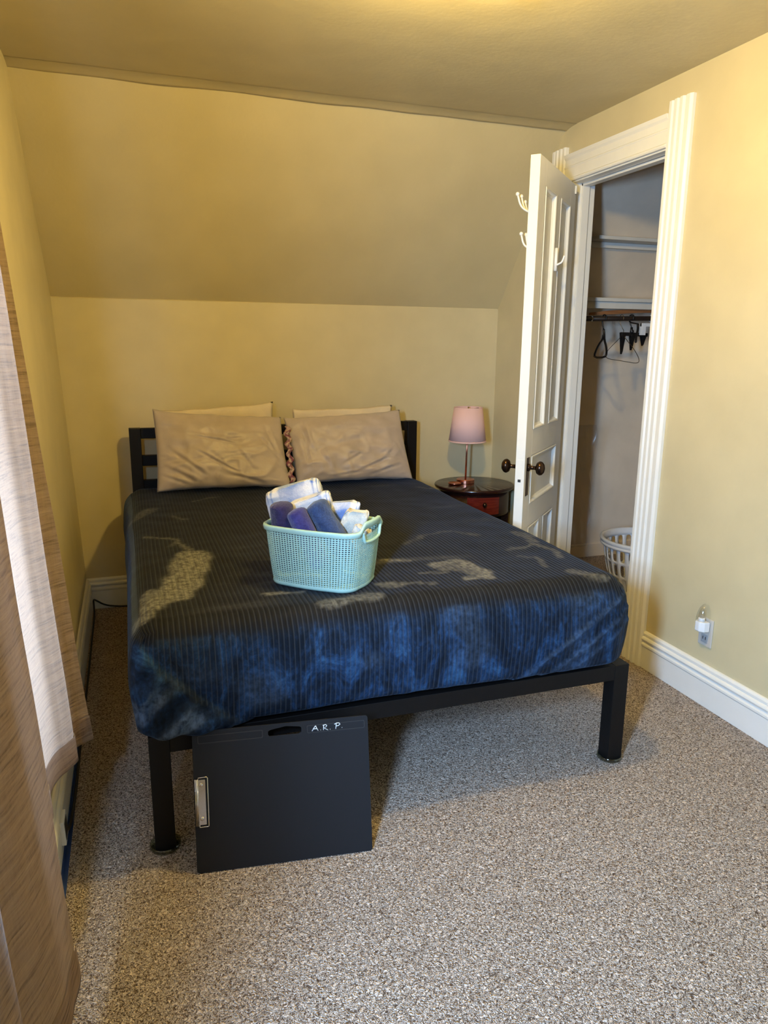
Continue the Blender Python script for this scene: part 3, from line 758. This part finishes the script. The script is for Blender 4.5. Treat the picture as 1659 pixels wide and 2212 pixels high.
# ------------------------------------------------------------------ pillows
def pillow(name, tl, tr, bl, br, th, m, seed, lab, cat='pillow', folds=(), group=None, n=64, sag=.03):
    tl, tr, bl, br = map(Vector, (tl, tr, bl, br))
    nrm = (tr-tl).cross(bl-tl).normalized()
    if nrm.y > 0: nrm = -nrm
    b = MB()
    def pt(a, k, side):
        u = a/(n-1); v = k/(n-1); s_ = 2*u-1; t_ = 2*v-1
        # pull edges in between the pointed corners
        su = s_*(1-.030*(1-t_*t_)); tv = t_*(1-(.045 if t_ < 0 else .070)*(1-abs(s_)**3)+.012*N3(s_*3, t_, 2, seed))
        U = (su+1)/2; W = (tv+1)/2
        p = (tl*(1-U)+tr*U)*(1-W)+(bl*(1-U)+br*U)*W
        e = max(0, 1-abs(s_)**2.6)**.55*max(0, 1-abs(t_)**2.6)**.55
        e *= .82+.18*sin(PI*min(1, v*1.15+.05)) if False else (.75+.35*v)
        edge = (1-abs(s_)**6)*(1-abs(t_)**6)
        wx_ = N3(u*3, v*3, 7, seed)*.35; wr = 1-abs(N3((u+wx_)*6+v*5, (v+wx_)*3.2-u*4, side, seed+2))*2.2
        w = .013*N3(u*4, v*4, side, seed)+.008*N3(u*9+v*4, v*9-u*5, side, seed+1)+.010*max(0, wr)**3*(.35+.65*ss(.3, .9, v))
        for (ax, ay, bx, by, wd, am) in folds:
            L = math.hypot(bx-ax, by-ay); tt = max(0, min(1, ((u-ax)*(bx-ax)+(v-ay)*(by-ay))/L/L))
            px, py = u-ax-tt*(bx-ax), v-ay-tt*(by-ay); dd = math.hypot(px, py)
            sg = (px*(by-ay)-py*(bx-ax))/L
            w += am*(-math.exp(-(sg/wd)**2)+.9*math.exp(-((sg-wd*1.6)/wd)**2))*math.exp(-max(0, dd-abs(sg))/.03)*sin(PI*min(1, max(.02, tt)))**.5
        w += .004*N3(u*30, v*3, 0, seed+4)*(1-ss(0, .2, 1-abs(t_)))*2
        hem = N3(u*9, v*9, 5, seed)*.006
        p = p+Vector((0, 0, hem*(abs(t_) > .97)))
        return p+nrm*((e*th/2*(1 if side == 0 else -1))+w*edge*(1 if side == 0 else .3))
    b.grid(n, n, lambda a, k: pt(a, k, 0)); b.grid(n, n, lambda a, k: pt(a, k, 1))
    o = b.build(name, m, smooth=True); return tag(o, lab, cat, group)
FL = [(.28, .32, .62, .42, .012, .010), (.30, .52, .60, .82, .012, .012), (.38, .12, .42, .30, .012, .004), (.62, .50, .72, .78, .010, .009), (.10, .50, .35, .85, .016, .010), (.05, .70, .30, .95, .02, .010),
      (.55, .85, .80, .97, .02, .012), (.80, .30, .93, .60, .015, .010), (.86, .15, .97, .75, .015, .012), (.02, .8, .25, .98, .015, .009), (.50, .36, .66, .33, .01, .007), (.45, .60, .50, .70, .01, .006)]
FR = [(.10, .10, .16, .60, .014, .010), (.14, .05, .10, .80, .014, .010), (.20, .55, .30, .85, .012, .006), (.55, .88, .85, .68, .018, .012), (.62, .95, .92, .80, .016, .010), (.40, .78, .60, .60, .014, .006),
      (.70, .80, .85, .60, .012, .007), (.90, .45, .98, .80, .012, .008), (.03, .2, .08, .9, .012, .008), (.30, .95, .55, .90, .015, .008)]
pillow('pillow', (.103, 3.72, 1.058), (.722, 3.715, 1.008), (.098, 3.59, .676), (.738, 3.555, .672), .135, 'satin', 1, 'taupe satin pillow standing at the left of the headboard', folds=FL)
pr = pillow('pillow', (.738, 3.73, 1.004), (1.372, 3.74, 1.028), (.772, 3.59, .678), (1.398, 3.59, .674), .130, 'satin', 3, 'taupe satin pillow standing at the right of the headboard', folds=FR)
b = MB(); b.grid(5, 40, lambda a, k: (.742+.008*sin(k*.9)+(a-2)*.006, 3.662-.10*(k/39)+.006*sin(k*.6+a), .965-.27*(k/39))); b.build('inner_ticking', 'floral', pr, smooth=True, solid=.004)
pillow('pillow', (.13, 3.80, 1.046), (.70, 3.80, 1.080), (.13, 3.785, .675), (.70, 3.785, .675), .045, 'cream', 5, 'cream pillow peeking out behind the left taupe pillow', n=40)
pillow('pillow', (.80, 3.80, 1.040), (1.352, 3.805, 1.048), (.80, 3.785, .675), (1.35, 3.785, .675), .045, 'cream', 8, 'cream pillow peeking out behind the right taupe pillow', n=40)

# ------------------------------------------------------------------ towel basket on the bed
BC = Vector((.533, 2.107, 0)); BYW = -.721; BA, BB, BH, BZ = .157, .113, .182, .670
tb = thing('towel_basket', 'mint green woven-look plastic basket full of rolled towels on the bed', 'basket', (BC.x, BC.y, BZ))
def outline(u, a, b_, r=.052, bow=.006):
    """point at fraction u of the length of a rounded rectangle, sides slightly bowed; u = 0 is the middle of the +x end"""
    la, lb, lc = 2*(a-r), 2*(b_-r), PI/2*r
    L = 2*la+2*lb+4*lc; d_ = (u % 1.0)*L+lb/2
    segs = [('e', lb), ('c', lc), ('t', la), ('c', lc), ('w', lb), ('c', lc), ('b', la), ('c', lc)]
    d_ = d_ % L; k = 0
    while d_ > segs[k][1]: d_ -= segs[k][1]; k = (k+1) % 8
    f = d_/segs[k][1]; w = bow*sin(PI*f)
    if k == 0: return a+w, -b_+r+d_
    if k == 2: return a-r-d_, b_+w
    if k == 4: return -a-w, b_-r-d_
    if k == 6: return -a+r+d_, -b_-w
    cx_, cy_, a0 = {1: (a-r, b_-r, 0), 3: (-a+r, b_-r, PI/2), 5: (-a+r, -b_+r, PI), 7: (a-r, -b_+r, -PI/2)}[k]
    t_ = a0+f*PI/2; return cx_+r*cos(t_), cy_+r*sin(t_)
def bplace(u, v, out=0., h0=.010, h1=None):
    h1 = h1 or BH-.014
    z = h0+(h1-h0)*v; q = z/BH
    k = .883+.117*(q**.75); x, y = outline(u, BA*k+out, BB*k+out)
    # handles: the rim rises a little at both short ends
    X = BC.x+cos(BYW)*x-sin(BYW)*y; Y = BC.y+sin(BYW)*x+cos(BYW)*y
    return (X, Y, BZ+z)
sqh = [(.20, .24), (.80, .24), (.80, .76), (.20, .76)]; sqp = [(0, 0), (1, 0), (1, 1), (0, 1)]
b = perforated(104, 25, bplace, sqh, sqp); bw = b.build('basket_wall', 'mint', tb, solid=.0012)
b = MB(); nn = 160
prof = [(.0, -.016), (.004, -.014), (.0055, -.004), (.0045, .001), (-.001, .002), (-.004, -.003), (-.004, -.014)]
HU = (.0, .5)
def rimpt(a, k):
    u = a/nn; o, dz = prof[k]
    p = bplace(u, 1, o, 0, BH); lift = 0
    for hu in (0., 1.): lift = max(lift, 1-ss(.045, .085, abs(u-hu)))
    return (p[0], p[1], p[2]+dz+.024*lift*(1 if dz > -.008 else .8))
b.grid(nn, len(prof), rimpt, True)
i0 = len(b.v)-nn*len(prof)
for a in range(nn): b.f.append((i0+(len(prof)-1)*nn+a, i0+(len(prof)-1)*nn+(a+1) % nn, i0+(a+1) % nn, i0+a))
b.build('rim', 'mint', tb, smooth=True, weld=False)
for hu in (0.,):
    b = MB(); L = []
    for s_, zz in ((-.062, -.004), (-.055, -.030), (-.045, -.036), (0, -.038), (.045, -.036), (.055, -.030), (.062, -.004)):
        p = bplace(hu+s_, 1, .002, 0, BH); L.append((p[0], p[1], p[2]+zz))
    b.tube(L, .0048, 8, smooth=2); b.build('handle', 'mint', tb, smooth=True)
b = MB(); b.grid(nn, 3, lambda a, k: bplace(a/nn, 0, (.001, .002, .0)[k], (0, .006, .013)[k], 1), True)
b.f.append(tuple(range(nn-1, -1, -1))); b.build('base', 'mint', tb, smooth=True)
# towels
def roll(name, p0, p1, r, m, lab, seed, flat=1.0, flatdir=None, group=None, spiral=True, taper=0., bend=0., n=36, nl=44):
    p0, p1 = Vector(p0), Vector(p1); ax = (p1-p0); L = ax.length; ax.normalize()
    u = (Vector(flatdir) if flatdir else Vector((0, 0, 1))); u = (u-ax*u.dot(ax)).normalized(); w = ax.cross(u)
    b = MB()
    def f(a, k):
        q = k/(nl-1); ang = 2*PI*a/n
        e = min(1, (min(q, 1-q)*L/(r*.55)));  cap = (1-(1-e)**2)**.5 if e < 1 else 1
        rr = r*(max(cap, .02))*(1+taper*(q-.5))
        seam = -.07*math.exp(-((ang-1.9-.3*q)/.10)**2)
        rr *= 1+seam+.07*N3(cos(ang)*1.6, sin(ang)*1.6, q*4, seed)+.035*N3(cos(ang)*5, sin(ang)*5, q*12, seed+1)
        c_ = p0+ax*(q*L)+u*(bend*sin(PI*q))
        return c_+u*(rr*cos(ang)*flat)+w*(rr*sin(ang))
    b.grid(n, nl, f, True, uv=lambda a, k: (k/(nl-1)*L, a/n*2*PI*r))
    o = b.build(name, m, smooth=True, weld=False); return tag(o, lab, 'towel', group)
def slab(name, c, ux, uy, uz, m, lab, seed, curl=.0, n=40, layers=3, e=3.2):
    """folded towel: a soft thick slab; ux along the fold, uy depth, uz thickness (half sizes)"""
    c, ux, uy, uz = map(Vector, (c, ux, uy, uz)); b = MB(); m_ = 28
    def f(a, k):
        th = 2*PI*a/n; ph = PI*k/(m_-1)-PI/2
        sp = lambda x, p: math.copysign(abs(x)**p, x)
        x = sp(sin(ph), .28)*1.0; rr = max(.02, cos(ph))**.28
        y = sp(cos(th), 2/e)*rr; z = sp(sin(th), 2/e)*rr
        lay = 1+.05*cos(layers*PI*z)*ss(.6, 1, y)
        p = c+ux*x+uy*(y*lay)+uz*(z+curl*(1-x*x))
        L = ux.length
        d_ = N3(x*2.2, y*2, z*2, seed)*.012+N3(x*7, y*6, z*6, seed+1)*.005
        return p+uz.normalized()*d_+uy.normalized()*N3(x*3, y*2, z*3, seed+3)*.008
    b.grid(n, m_, f, True, uv=lambda a, k: (ux.length*(2*k/(m_-1)), (uy.length+uz.length)*4*a/n))
    o = b.build(name, m, smooth=True, weld=False); return tag(o, lab, 'towel')
TOWELS_HERE = True
zr = BZ
ex = Vector((cos(BYW), sin(BYW), 0)); ey = Vector((-sin(BYW), cos(BYW), 0))    # basket axes: ex long, ey depth (away)
def bp(a, d, z): q = BC+ex*a+ey*d; return (q.x, q.y, BZ+z)
roll('rolled_towel', (.425, 2.125, BZ+.03), (.408, 2.132, .918), .035, 't_navy', 'dark navy rolled towel at the left end of the mint basket', 11, flatdir=(0, 1, 0))
roll('rolled_towel', (.508, 2.026, BZ+.06), (.440, 2.088, .902), .031, 't_purple', 'deep blue rolled towel with a folded edge, second from the left', 13, flatdir=(0, 1, 0))
roll('rolled_towel', (.588, 2.034, BZ+.09), (.500, 2.096, .918), .035, 't_blue', 'slate blue rolled towel leaning in the middle of the basket', 17, flatdir=(0, 1, 0), bend=.008)
fwh = Vector((.326, .945, 0))
slab('folded_towel', (.480, 2.245, .885), (.082, -.026, .026), (-.014, .0, .060), fwh*.032, 't_stripe', 'white and blue striped towel standing tallest at the back of the basket', 21)
slab('folded_towel', (.505, 2.178, .858), (.072, -.024, .027), (-.012, .0, .056), fwh*.028, 't_stripe', 'white and blue striped towel in front of the tallest one', 23)
slab('folded_towel', (.585, 2.150, .845), (.062, -.022, .006), (.012, -.004, .056), fwh*.026, 't_stripe', 'white and blue striped towel at the right back of the basket', 27)
slab('folded_towel', (.615, 2.090, .835), (.036, -.010, -.004), (.022, -.008, .050), fwh*.024, 't_cream', 'cream washcloth slumping at the right end of the mint basket', 29)
slab('folded_towel', (.628, 2.045, .800), (.026, -.010, -.010), (.012, -.004, .042), fwh*.020, 't_cream', 'cream washcloth pressed against the basket handle opening', 33)

# ------------------------------------------------------------------ nightstand, lamp, dish
NC = (1.832, 3.742); NZ = .602
ns = thing('nightstand', 'round dark cherry nightstand with a red drawer beside the bed', 'nightstand', (NC[0], NC[1], 0))
MB().lathe([(.0001, NZ-.028), (.205, NZ-.028), (.212, NZ-.024), (.222, NZ-.018), (.226, NZ-.010), (.224, NZ-.003), (.219, NZ), (.0001, NZ)], 72, (NC[0], NC[1], 0)).build('table_top', 'wood', ns, smooth=False, bevel=.001)
bpy.data.objects['table_top'].data.polygons.foreach_set('use_smooth', [len(p.vertices) == 4 for p in bpy.data.objects['table_top'].data.polygons])
MB().lathe([(.0001, .445), (.196, .445), (.198, .449), (.198, NZ-.030), (.0001, NZ-.030)], 64, (NC[0], NC[1], 0)).build('drawer_case', 'wood', ns, smooth=True)
b = MB(); A0, A1 = -PI/2-.62, -PI/2+.30
def arcpt(r, a, z): return (NC[0]+r*cos(a), NC[1]+r*sin(a), z)
b.grid(24, 2, lambda a, k: arcpt(.205, A0+(A1-A0)*a/23, (.462, .558)[k])); b.grid(24, 2, lambda a, k: arcpt(.199, A0+(A1-A0)*a/23, (.462, .558)[k]))
b.grid(24, 2, lambda a, k: arcpt((.199, .205)[k], A0+(A1-A0)*a/23, .558)); b.grid(24, 2, lambda a, k: arcpt((.199, .205)[k], A0+(A1-A0)*a/23, .462))
b.grid(2, 2, lambda a, k: arcpt((.199, .205)[a], A0, (.462, .558)[k])); b.grid(2, 2, lambda a, k: arcpt((.199, .205)[a], A1, (.462, .558)[k]))
dr = b.build('drawer', 'redwood', ns)
ka = (A0+A1)/2; kc = arcpt(.215, ka, .522)
b = MB(); b.ball((kc[0], kc[1], kc[2]-.002), .012, 16, (1, 1, 1.25)); b.tube([arcpt(.203, ka, .522), kc], .005, 10); b.build('knob', 'bronze', dr, smooth=True)
MB().lathe([(.0001, .16), (.196, .16), (.200, .166), (.196, .178), (.0001, .178)], 64, (NC[0], NC[1], 0)).build('lower_shelf', 'wood', ns, smooth=False)
for a in (-PI*.62, -PI*.12, PI*.38, PI*.88):
    b = MB(); rr = .178
    b.box(-.022, .022, -.022, .022, 0, .447, lambda x, y, z: (NC[0]+cos(a)*(rr+x*(.75+.25*z/.447))-sin(a)*y*(.7+.3*z/.447), NC[1]+sin(a)*(rr+x*(.75+.25*z/.447))+cos(a)*y*(.7+.3*z/.447), z))
    b.build('leg', 'wood', ns, bevel=.003)
b = MB()
b.grid(30, 2, lambda a, k: arcpt(.190, PI*.0+PI*a/29, (.178, .445)[k])); b.build('back_panel', 'wood', ns, solid=.008, smooth=True)
LX_, LY_ = 1.793, 3.775
tl = thing('table_lamp', 'small copper lamp with a pale pink drum shade on the nightstand', 'table lamp', (LX_, LY_, NZ))
MB().lathe([(.0001, 0), (.050, 0), (.051, .002), (.051, .020), (.049, .023), (.0001, .023)], 48, (LX_, LY_, NZ)).build('base', 'copper', tl, smooth=False, bevel=.001)
MB().tube([(LX_, LY_, NZ+.023), (LX_+.004, LY_, NZ+.34)], .0052, 14).build('stem', 'copper', tl, smooth=True)
sh = MB(); S0, S1 = .238, .428
sh.lathe([(.106, S0), (.080, S1), (.0785, S1), (.1045, S0), (.106, S0)], 64, (LX_+.003, LY_, NZ), caps=False)
shade = sh.build('lamp_shade', 'shade', tl, smooth=True)
MB().lathe([(.1062, S0-.001), (.1066, S0+.003), (.1055, S0+.007), (.1048, S0-.001)], 64, (LX_+.003, LY_, NZ), caps=False).build('lower_trim', 'shade', shade, smooth=True)
MB().lathe([(.0805, S1-.004), (.0812, S1), (.0795, S1+.0012), (.078, S1-.003)], 64, (LX_+.003, LY_, NZ), caps=False).build('upper_trim', 'shade', shade, smooth=True)
b = MB()
for a in (.3, .3+2*PI/3, .3+4*PI/3): b.tube([(LX_+.003, LY_, NZ+S1-.012), (LX_+.003+.0785*cos(a), LY_+.0785*sin(a), NZ+S1-.006)], .0014, 6)
b.tube([(LX_+.003, LY_, NZ+.335), (LX_+.003, LY_, NZ+S1+.004)], .004, 8); b.build('shade_spider', 'brass', tl, smooth=True)
MB().lathe([(.0001, .0), (.026, .001), (.035, .004), (.038, .009), (.0375, .012), (.034, .008), (.024, .005), (.0001, .005)], 40, (1.708, 3.735, NZ)).build('dish', 'copper', None, smooth=True)
dsh = bpy.data.objects['dish']; tag(dsh, 'small round amber dish on the nightstand in front of the lamp', 'dish')

# ------------------------------------------------------------------ drawing board leaning on the bed
U = Vector((.993, -.12, 0)).normalized(); hn = Vector((.12, .993, 0)).normalized(); SA = .222
Vv = (hn*SA+Vector((0, 0, math.sqrt(1-SA*SA)))); BO = Vector((.090, 1.757, .002)); BN = U.cross(Vv)
if BN.y > 0: BN = -BN
BW_, BHt, BTH = .475, .378, .006
def Q(u, v, o=0): return BO+U*u+Vv*v+BN*o          # o > 0 is in front of the board
def rrect(u0, u1, v0, v1, r, n=5):
    L = []
    for cx_, cy_, a0 in ((u1-r, v0+r, -PI/2), (u1-r, v1-r, 0), (u0+r, v1-r, PI/2), (u0+r, v0+r, PI)):
        for k in range(n+1): a = a0+k*PI/2/n; L.append((cx_+r*cos(a), cy_+r*sin(a)))
    return L
def plate(outer, holes, o0, o1, name, m, parent=None, bevel=0):
    bm = bmesh.new(); ed = []
    for loop in [outer]+holes:
        vs = [bm.verts.new(Q(u, v, o0)) for u, v in loop]
        ed += [bm.edges.new((vs[k], vs[(k+1) % len(vs)])) for k in range(len(vs))]
    bmesh.ops.triangle_fill(bm, use_beauty=True, use_dissolve=False, edges=ed)
    r = bmesh.ops.extrude_face_region(bm, geom=list(bm.faces))
    for g in r['geom']:
        if isinstance(g, bmesh.types.BMVert): g.co += BN*(o1-o0)
    bmesh.ops.recalc_face_normals(bm, faces=bm.faces)
    me = bpy.data.meshes.new(name); bm.to_mesh(me); bm.free(); me.materials.append(M[m])
    ob = bpy.data.objects.new(name, me); C.objects.link(ob)
    if parent is not None: ob.parent = parent; ob.matrix_parent_inverse = Matrix.Translation(parent.location).inverted()
    if bevel: md = ob.modifiers.new('bevel', 'BEVEL'); md.width = bevel; md.segments = 2; md.limit_method = 'ANGLE'; md.angle_limit = .9
    return ob
db = thing('drawing_board', 'black clipboard drawing board marked A.R. P. leaning on the foot of the bed', 'drawing board', (.33, 1.75, 0))
VT = BHt
hh = [(.203, VT-.032), (.283, VT-.032), (.290, VT-.028), (.290, VT-.017), (.286, VT-.013), (.248, VT-.0085), (.206, VT-.015), (.200, VT-.019), (.200, VT-.028)]
plate(rrect(0, BW_, 0, BHt, .008), [hh], -BTH, 0, 'board', 'board', db, .0008)
for (u0, u1) in ((.014, .186), (.305, .466)):
    plate(rrect(u0, u1, VT-.034, VT-.012, .004), [rrect(u0+.0022, u1-.0022, VT-.0318, VT-.0142, .003)], -.0004, .0010, 'label_recess', 'board2', db)
def stroke(pts): return [tuple(Q(u, v, .0009)) for u, v in pts]
b = MB(); zt_ = VT-.015; zb_ = VT-.029
def S(*pts): b.tube(stroke(pts), .00115, 6)
S((.319, zb_), (.323, zb_+.006), (.328, zt_-.001), (.3295, zt_), (.332, zb_+.006), (.336, zb_)); S((.3215, zb_+.0055), (.334, zb_+.0060))
S((.3425, zb_+.001), (.3435, zb_+.001))
S((.3505, zb_), (.3515, zt_-.001)); S((.349, zt_-.001), (.357, zt_+.0005), (.360, zt_-.002), (.358, zt_-.006), (.352, zt_-.008), (.363, zb_-.001))
S((.3685, zb_+.0005), (.3695, zb_+.0005))
S((.3845, zb_+.0), (.3865, zt_)); S((.381, zt_-.001), (.388, zt_+.002), (.394, zt_+.0015), (.397, zt_-.002), (.393, zt_-.005), (.387, zt_-.0065))
S((.4015, zb_+.002), (.4025, zb_+.002))
b.build('handwriting', 'ink', db, smooth=True)
ck = plate(rrect(.008, .030, .130, .250, .002), [], .001, .004, 'clip', 'chrome', db, .0008)
b = MB(); b.tube(stroke([(.012, .250), (.012, .256), (.034, .256), (.036, .254), (.036, .126), (.034, .124), (.012, .124), (.012, .130)]), .0015, 8); b.xf(lambda x, y, z: (x+BN.x*.003, y+BN.y*.003, z+BN.z*.003)); b.build('clip_wire', 'chrome', ck, smooth=True)
b = MB()
for o_, u_ in ((.0045, .010), (.0065, .0075), (.0045, .004)): b.tube([tuple(Q(u_, .128, o_)), tuple(Q(u_, .252, o_))], .0016, 8)
b.build('clip_spring', 'chrome', ck, smooth=True)
for v_ in (.146, .236):
    c_ = Q(.019, v_, .005); b = MB(); b.ball(c_, .0052, 14, (1, .55, 1)); b.build('rivet', 'chrome', ck, smooth=True)
# furniture cups
for x_, lab in ((BX0+LG/2, 'clear furniture cup under the bed leg at the left end of the foot'), (BX1-LG/2, 'clear furniture cup under the bed leg at the right end of the foot')):
    b = MB(); b.lathe([(.0001, .001), (.039, .001), (.042, .003), (.042, .014), (.040, .015), (.038, .014), (.038, .003), (.0001, .003)], 32, (x_, BY0+LG/2, 0))
    tag(b.build('furniture_cup', 'cup', smooth=True), lab, 'furniture cup')

# ------------------------------------------------------------------ curtains
def curtain(name, bot, top, z0, z1, hemh, lab, seed):
    root = thing(name, lab, 'curtain', (bot[0][0], bot[0][1], z0))
    def cat(P, q):       # smooth polyline sampling
        n = len(P)-1; t_ = q*n; i = min(int(t_), n-1); f = t_-i
        p0 = Vector(P[max(i-1, 0)]); p1 = Vector(P[i]); p2 = Vector(P[i+1]); p3 = Vector(P[min(i+2, n)])
        return .5*((2*p1)+(-p0+p2)*f+(2*p0-5*p1+4*p2-p3)*f*f+(-p0+3*p1-3*p2+p3)*f*f*f)
    nu = 10*(len(bot)-1)+1
    def P_(a, h):
        q = a/(nu-1); z = z0+(z1-z0)*h; p = cat(bot, q)*(1-h)+cat(top, q)*h
        w = .0035*noise.noise(Vector((q*14, h*5, seed)))
        return Vector((p.x+w, p.y+w, z+.006*noise.noise(Vector((q*6, 0, seed)))*(1-h)))
    hq = hemh/(z1-z0)
    def off(a, h, d):
        p = P_(a, h); tq = (P_(min(a+1, nu-1), h)-P_(max(a-1, 0), h)); nn_ = Vector((tq.y, -tq.x, 0)).normalized()
        return p+nn_*d
    b = MB(); b.grid(nu, 60, lambda a, k: P_(a, hq+(1-hq)*k/59)); b.build('panel', 'curtain', root, smooth=True)
    b = MB(); pr_ = []
    for k in range(9): pr_.append((hq*(1-k/8), .0015))
    for k in range(9): pr_.append((hq*k/8, -.0030))
    b.grid(nu, len(pr_), lambda a, k: off(a, pr_[k][0], pr_[k][1]))
    b.build('hem', 'curtain', root, smooth=True); return root
fb = [(-.149, 1.936), (-.165, 1.925), (-.190, 1.900), (-.199, 1.868), (-.183, 1.835), (-.200, 1.80), (-.222, 1.768), (-.236, 1.70), (-.238, 1.655), (-.222, 1.60), (-.240, 1.53), (-.222, 1.46), (-.244, 1.40), (-.225, 1.34), (-.245, 1.28)]
ft = [(-.283, 1.938), (-.290, 1.928), (-.296, 1.905), (-.290, 1.87), (-.270, 1.835), (-.285, 1.80), (-.305, 1.768), (-.312, 1.70), (-.318, 1.655), (-.300, 1.60), (-.318, 1.53), (-.300, 1.46), (-.32, 1.40), (-.30, 1.34), (-.32, 1.28)]
curtain('curtain', fb, ft, .345, 2.10, .070, 'beige slubbed curtain panel nearer the bed, glowing white with daylight', 2)
nb_ = [(-.153, 1.237), (-.157, 1.19), (-.165, 1.13), (-.180, 1.07), (-.203, 1.02), (-.205, .97), (-.183, .925), (-.195, .87), (-.205, .80), (-.190, .77), (-.200, .73), (-.180, .68), (-.182, .64)]
ntp = [(-.245, 1.237), (-.250, 1.19), (-.258, 1.13), (-.268, 1.07), (-.288, 1.02), (-.280, .97), (-.255, .925), (-.27, .87), (-.285, .80), (-.275, .77), (-.285, .73), (-.262, .68), (-.262, .64)]
curtain('curtain', nb_, ntp, .250, 2.10, .070, 'beige slubbed curtain panel nearer the camera, mostly brown', 6)
b = MB(); b.tube([(-.29, .2, 2.13), (-.29, 2.1, 2.13)], .010, 10); b.ball((-.29, 2.11, 2.13), .02, 10)
for y in (.3, 1.25, 2.05): b.tube([(-.35, y, 2.13), (-.29, y, 2.13)], .006, 8)
tag(b.build('curtain_rod', 'bronze', smooth=True), 'dark curtain rod above the windows on the left wall', 'curtain rod')

# ------------------------------------------------------------------ cords, tape, jack
b = MB(); b.tube([(-.03, 3.935, .006), (-.12, 3.94, .007), (-.19, 3.945, .020), (-.232, 3.945, .052), (-.243, 3.93, .062), (-.240, 3.89, .045), (-.236, 3.80, .016), (-.238, 3.55, .006), (-.236, 3.0, .006), (-.238, 2.5, .006), (-.236, 2.2, .007), (-.240, 2.02, .020), (-.247, 1.965, .075)], .0045, 8, smooth=2)
tag(b.build('power_cord', 'cord', smooth=True), 'black power cord running along the left baseboard behind the bed', 'cord')
b = MB(); b.box(-.2475, -.2455, 1.55, 2.6, .002, .020, lean); b.box(-.2475, -.234, 1.55, 2.6, .0008, .0022, lean)
tag(b.build('masking_tape', 'tape'), 'blue painters tape stuck along the foot of the left baseboard', 'tape')
jk = tag(MB().box(-.2485, -.236, 1.925, 1.99, .045, .115, lean).build('wall_jack', 'plastic', bevel=.002), 'small white jack box on the left baseboard below the curtain', 'wall jack')
MB().box(-.2365, -.2350, 1.935, 1.980, .055, .105, lean).build('jack_face', 'slot', jk)
# ------------------------------------------------------------------ ceiling lamp (just above the frame)
cl_ = thing('ceiling_light', 'round ceiling light fixture over the foot of the bed', 'ceiling light', (LAMP_POS[0], LAMP_POS[1], HZ))
MB().lathe([(.0001, HZ), (.075, HZ), (.075, HZ-.012), (.030, HZ-.035), (.022, HZ-.060), (.0001, HZ-.060)], 32, (LAMP_POS[0], LAMP_POS[1], 0)).build('lamp_base', 'white', cl_, smooth=True)
MB().ball(LAMP_POS, .055, 24).build('bulb', 'dome', cl_, smooth=True)
_area = 4*PI*.055**2
M['dome'].node_tree.nodes['Principled BSDF'].inputs['Emission Strength'].default_value = LAMP_W/(PI*_area)
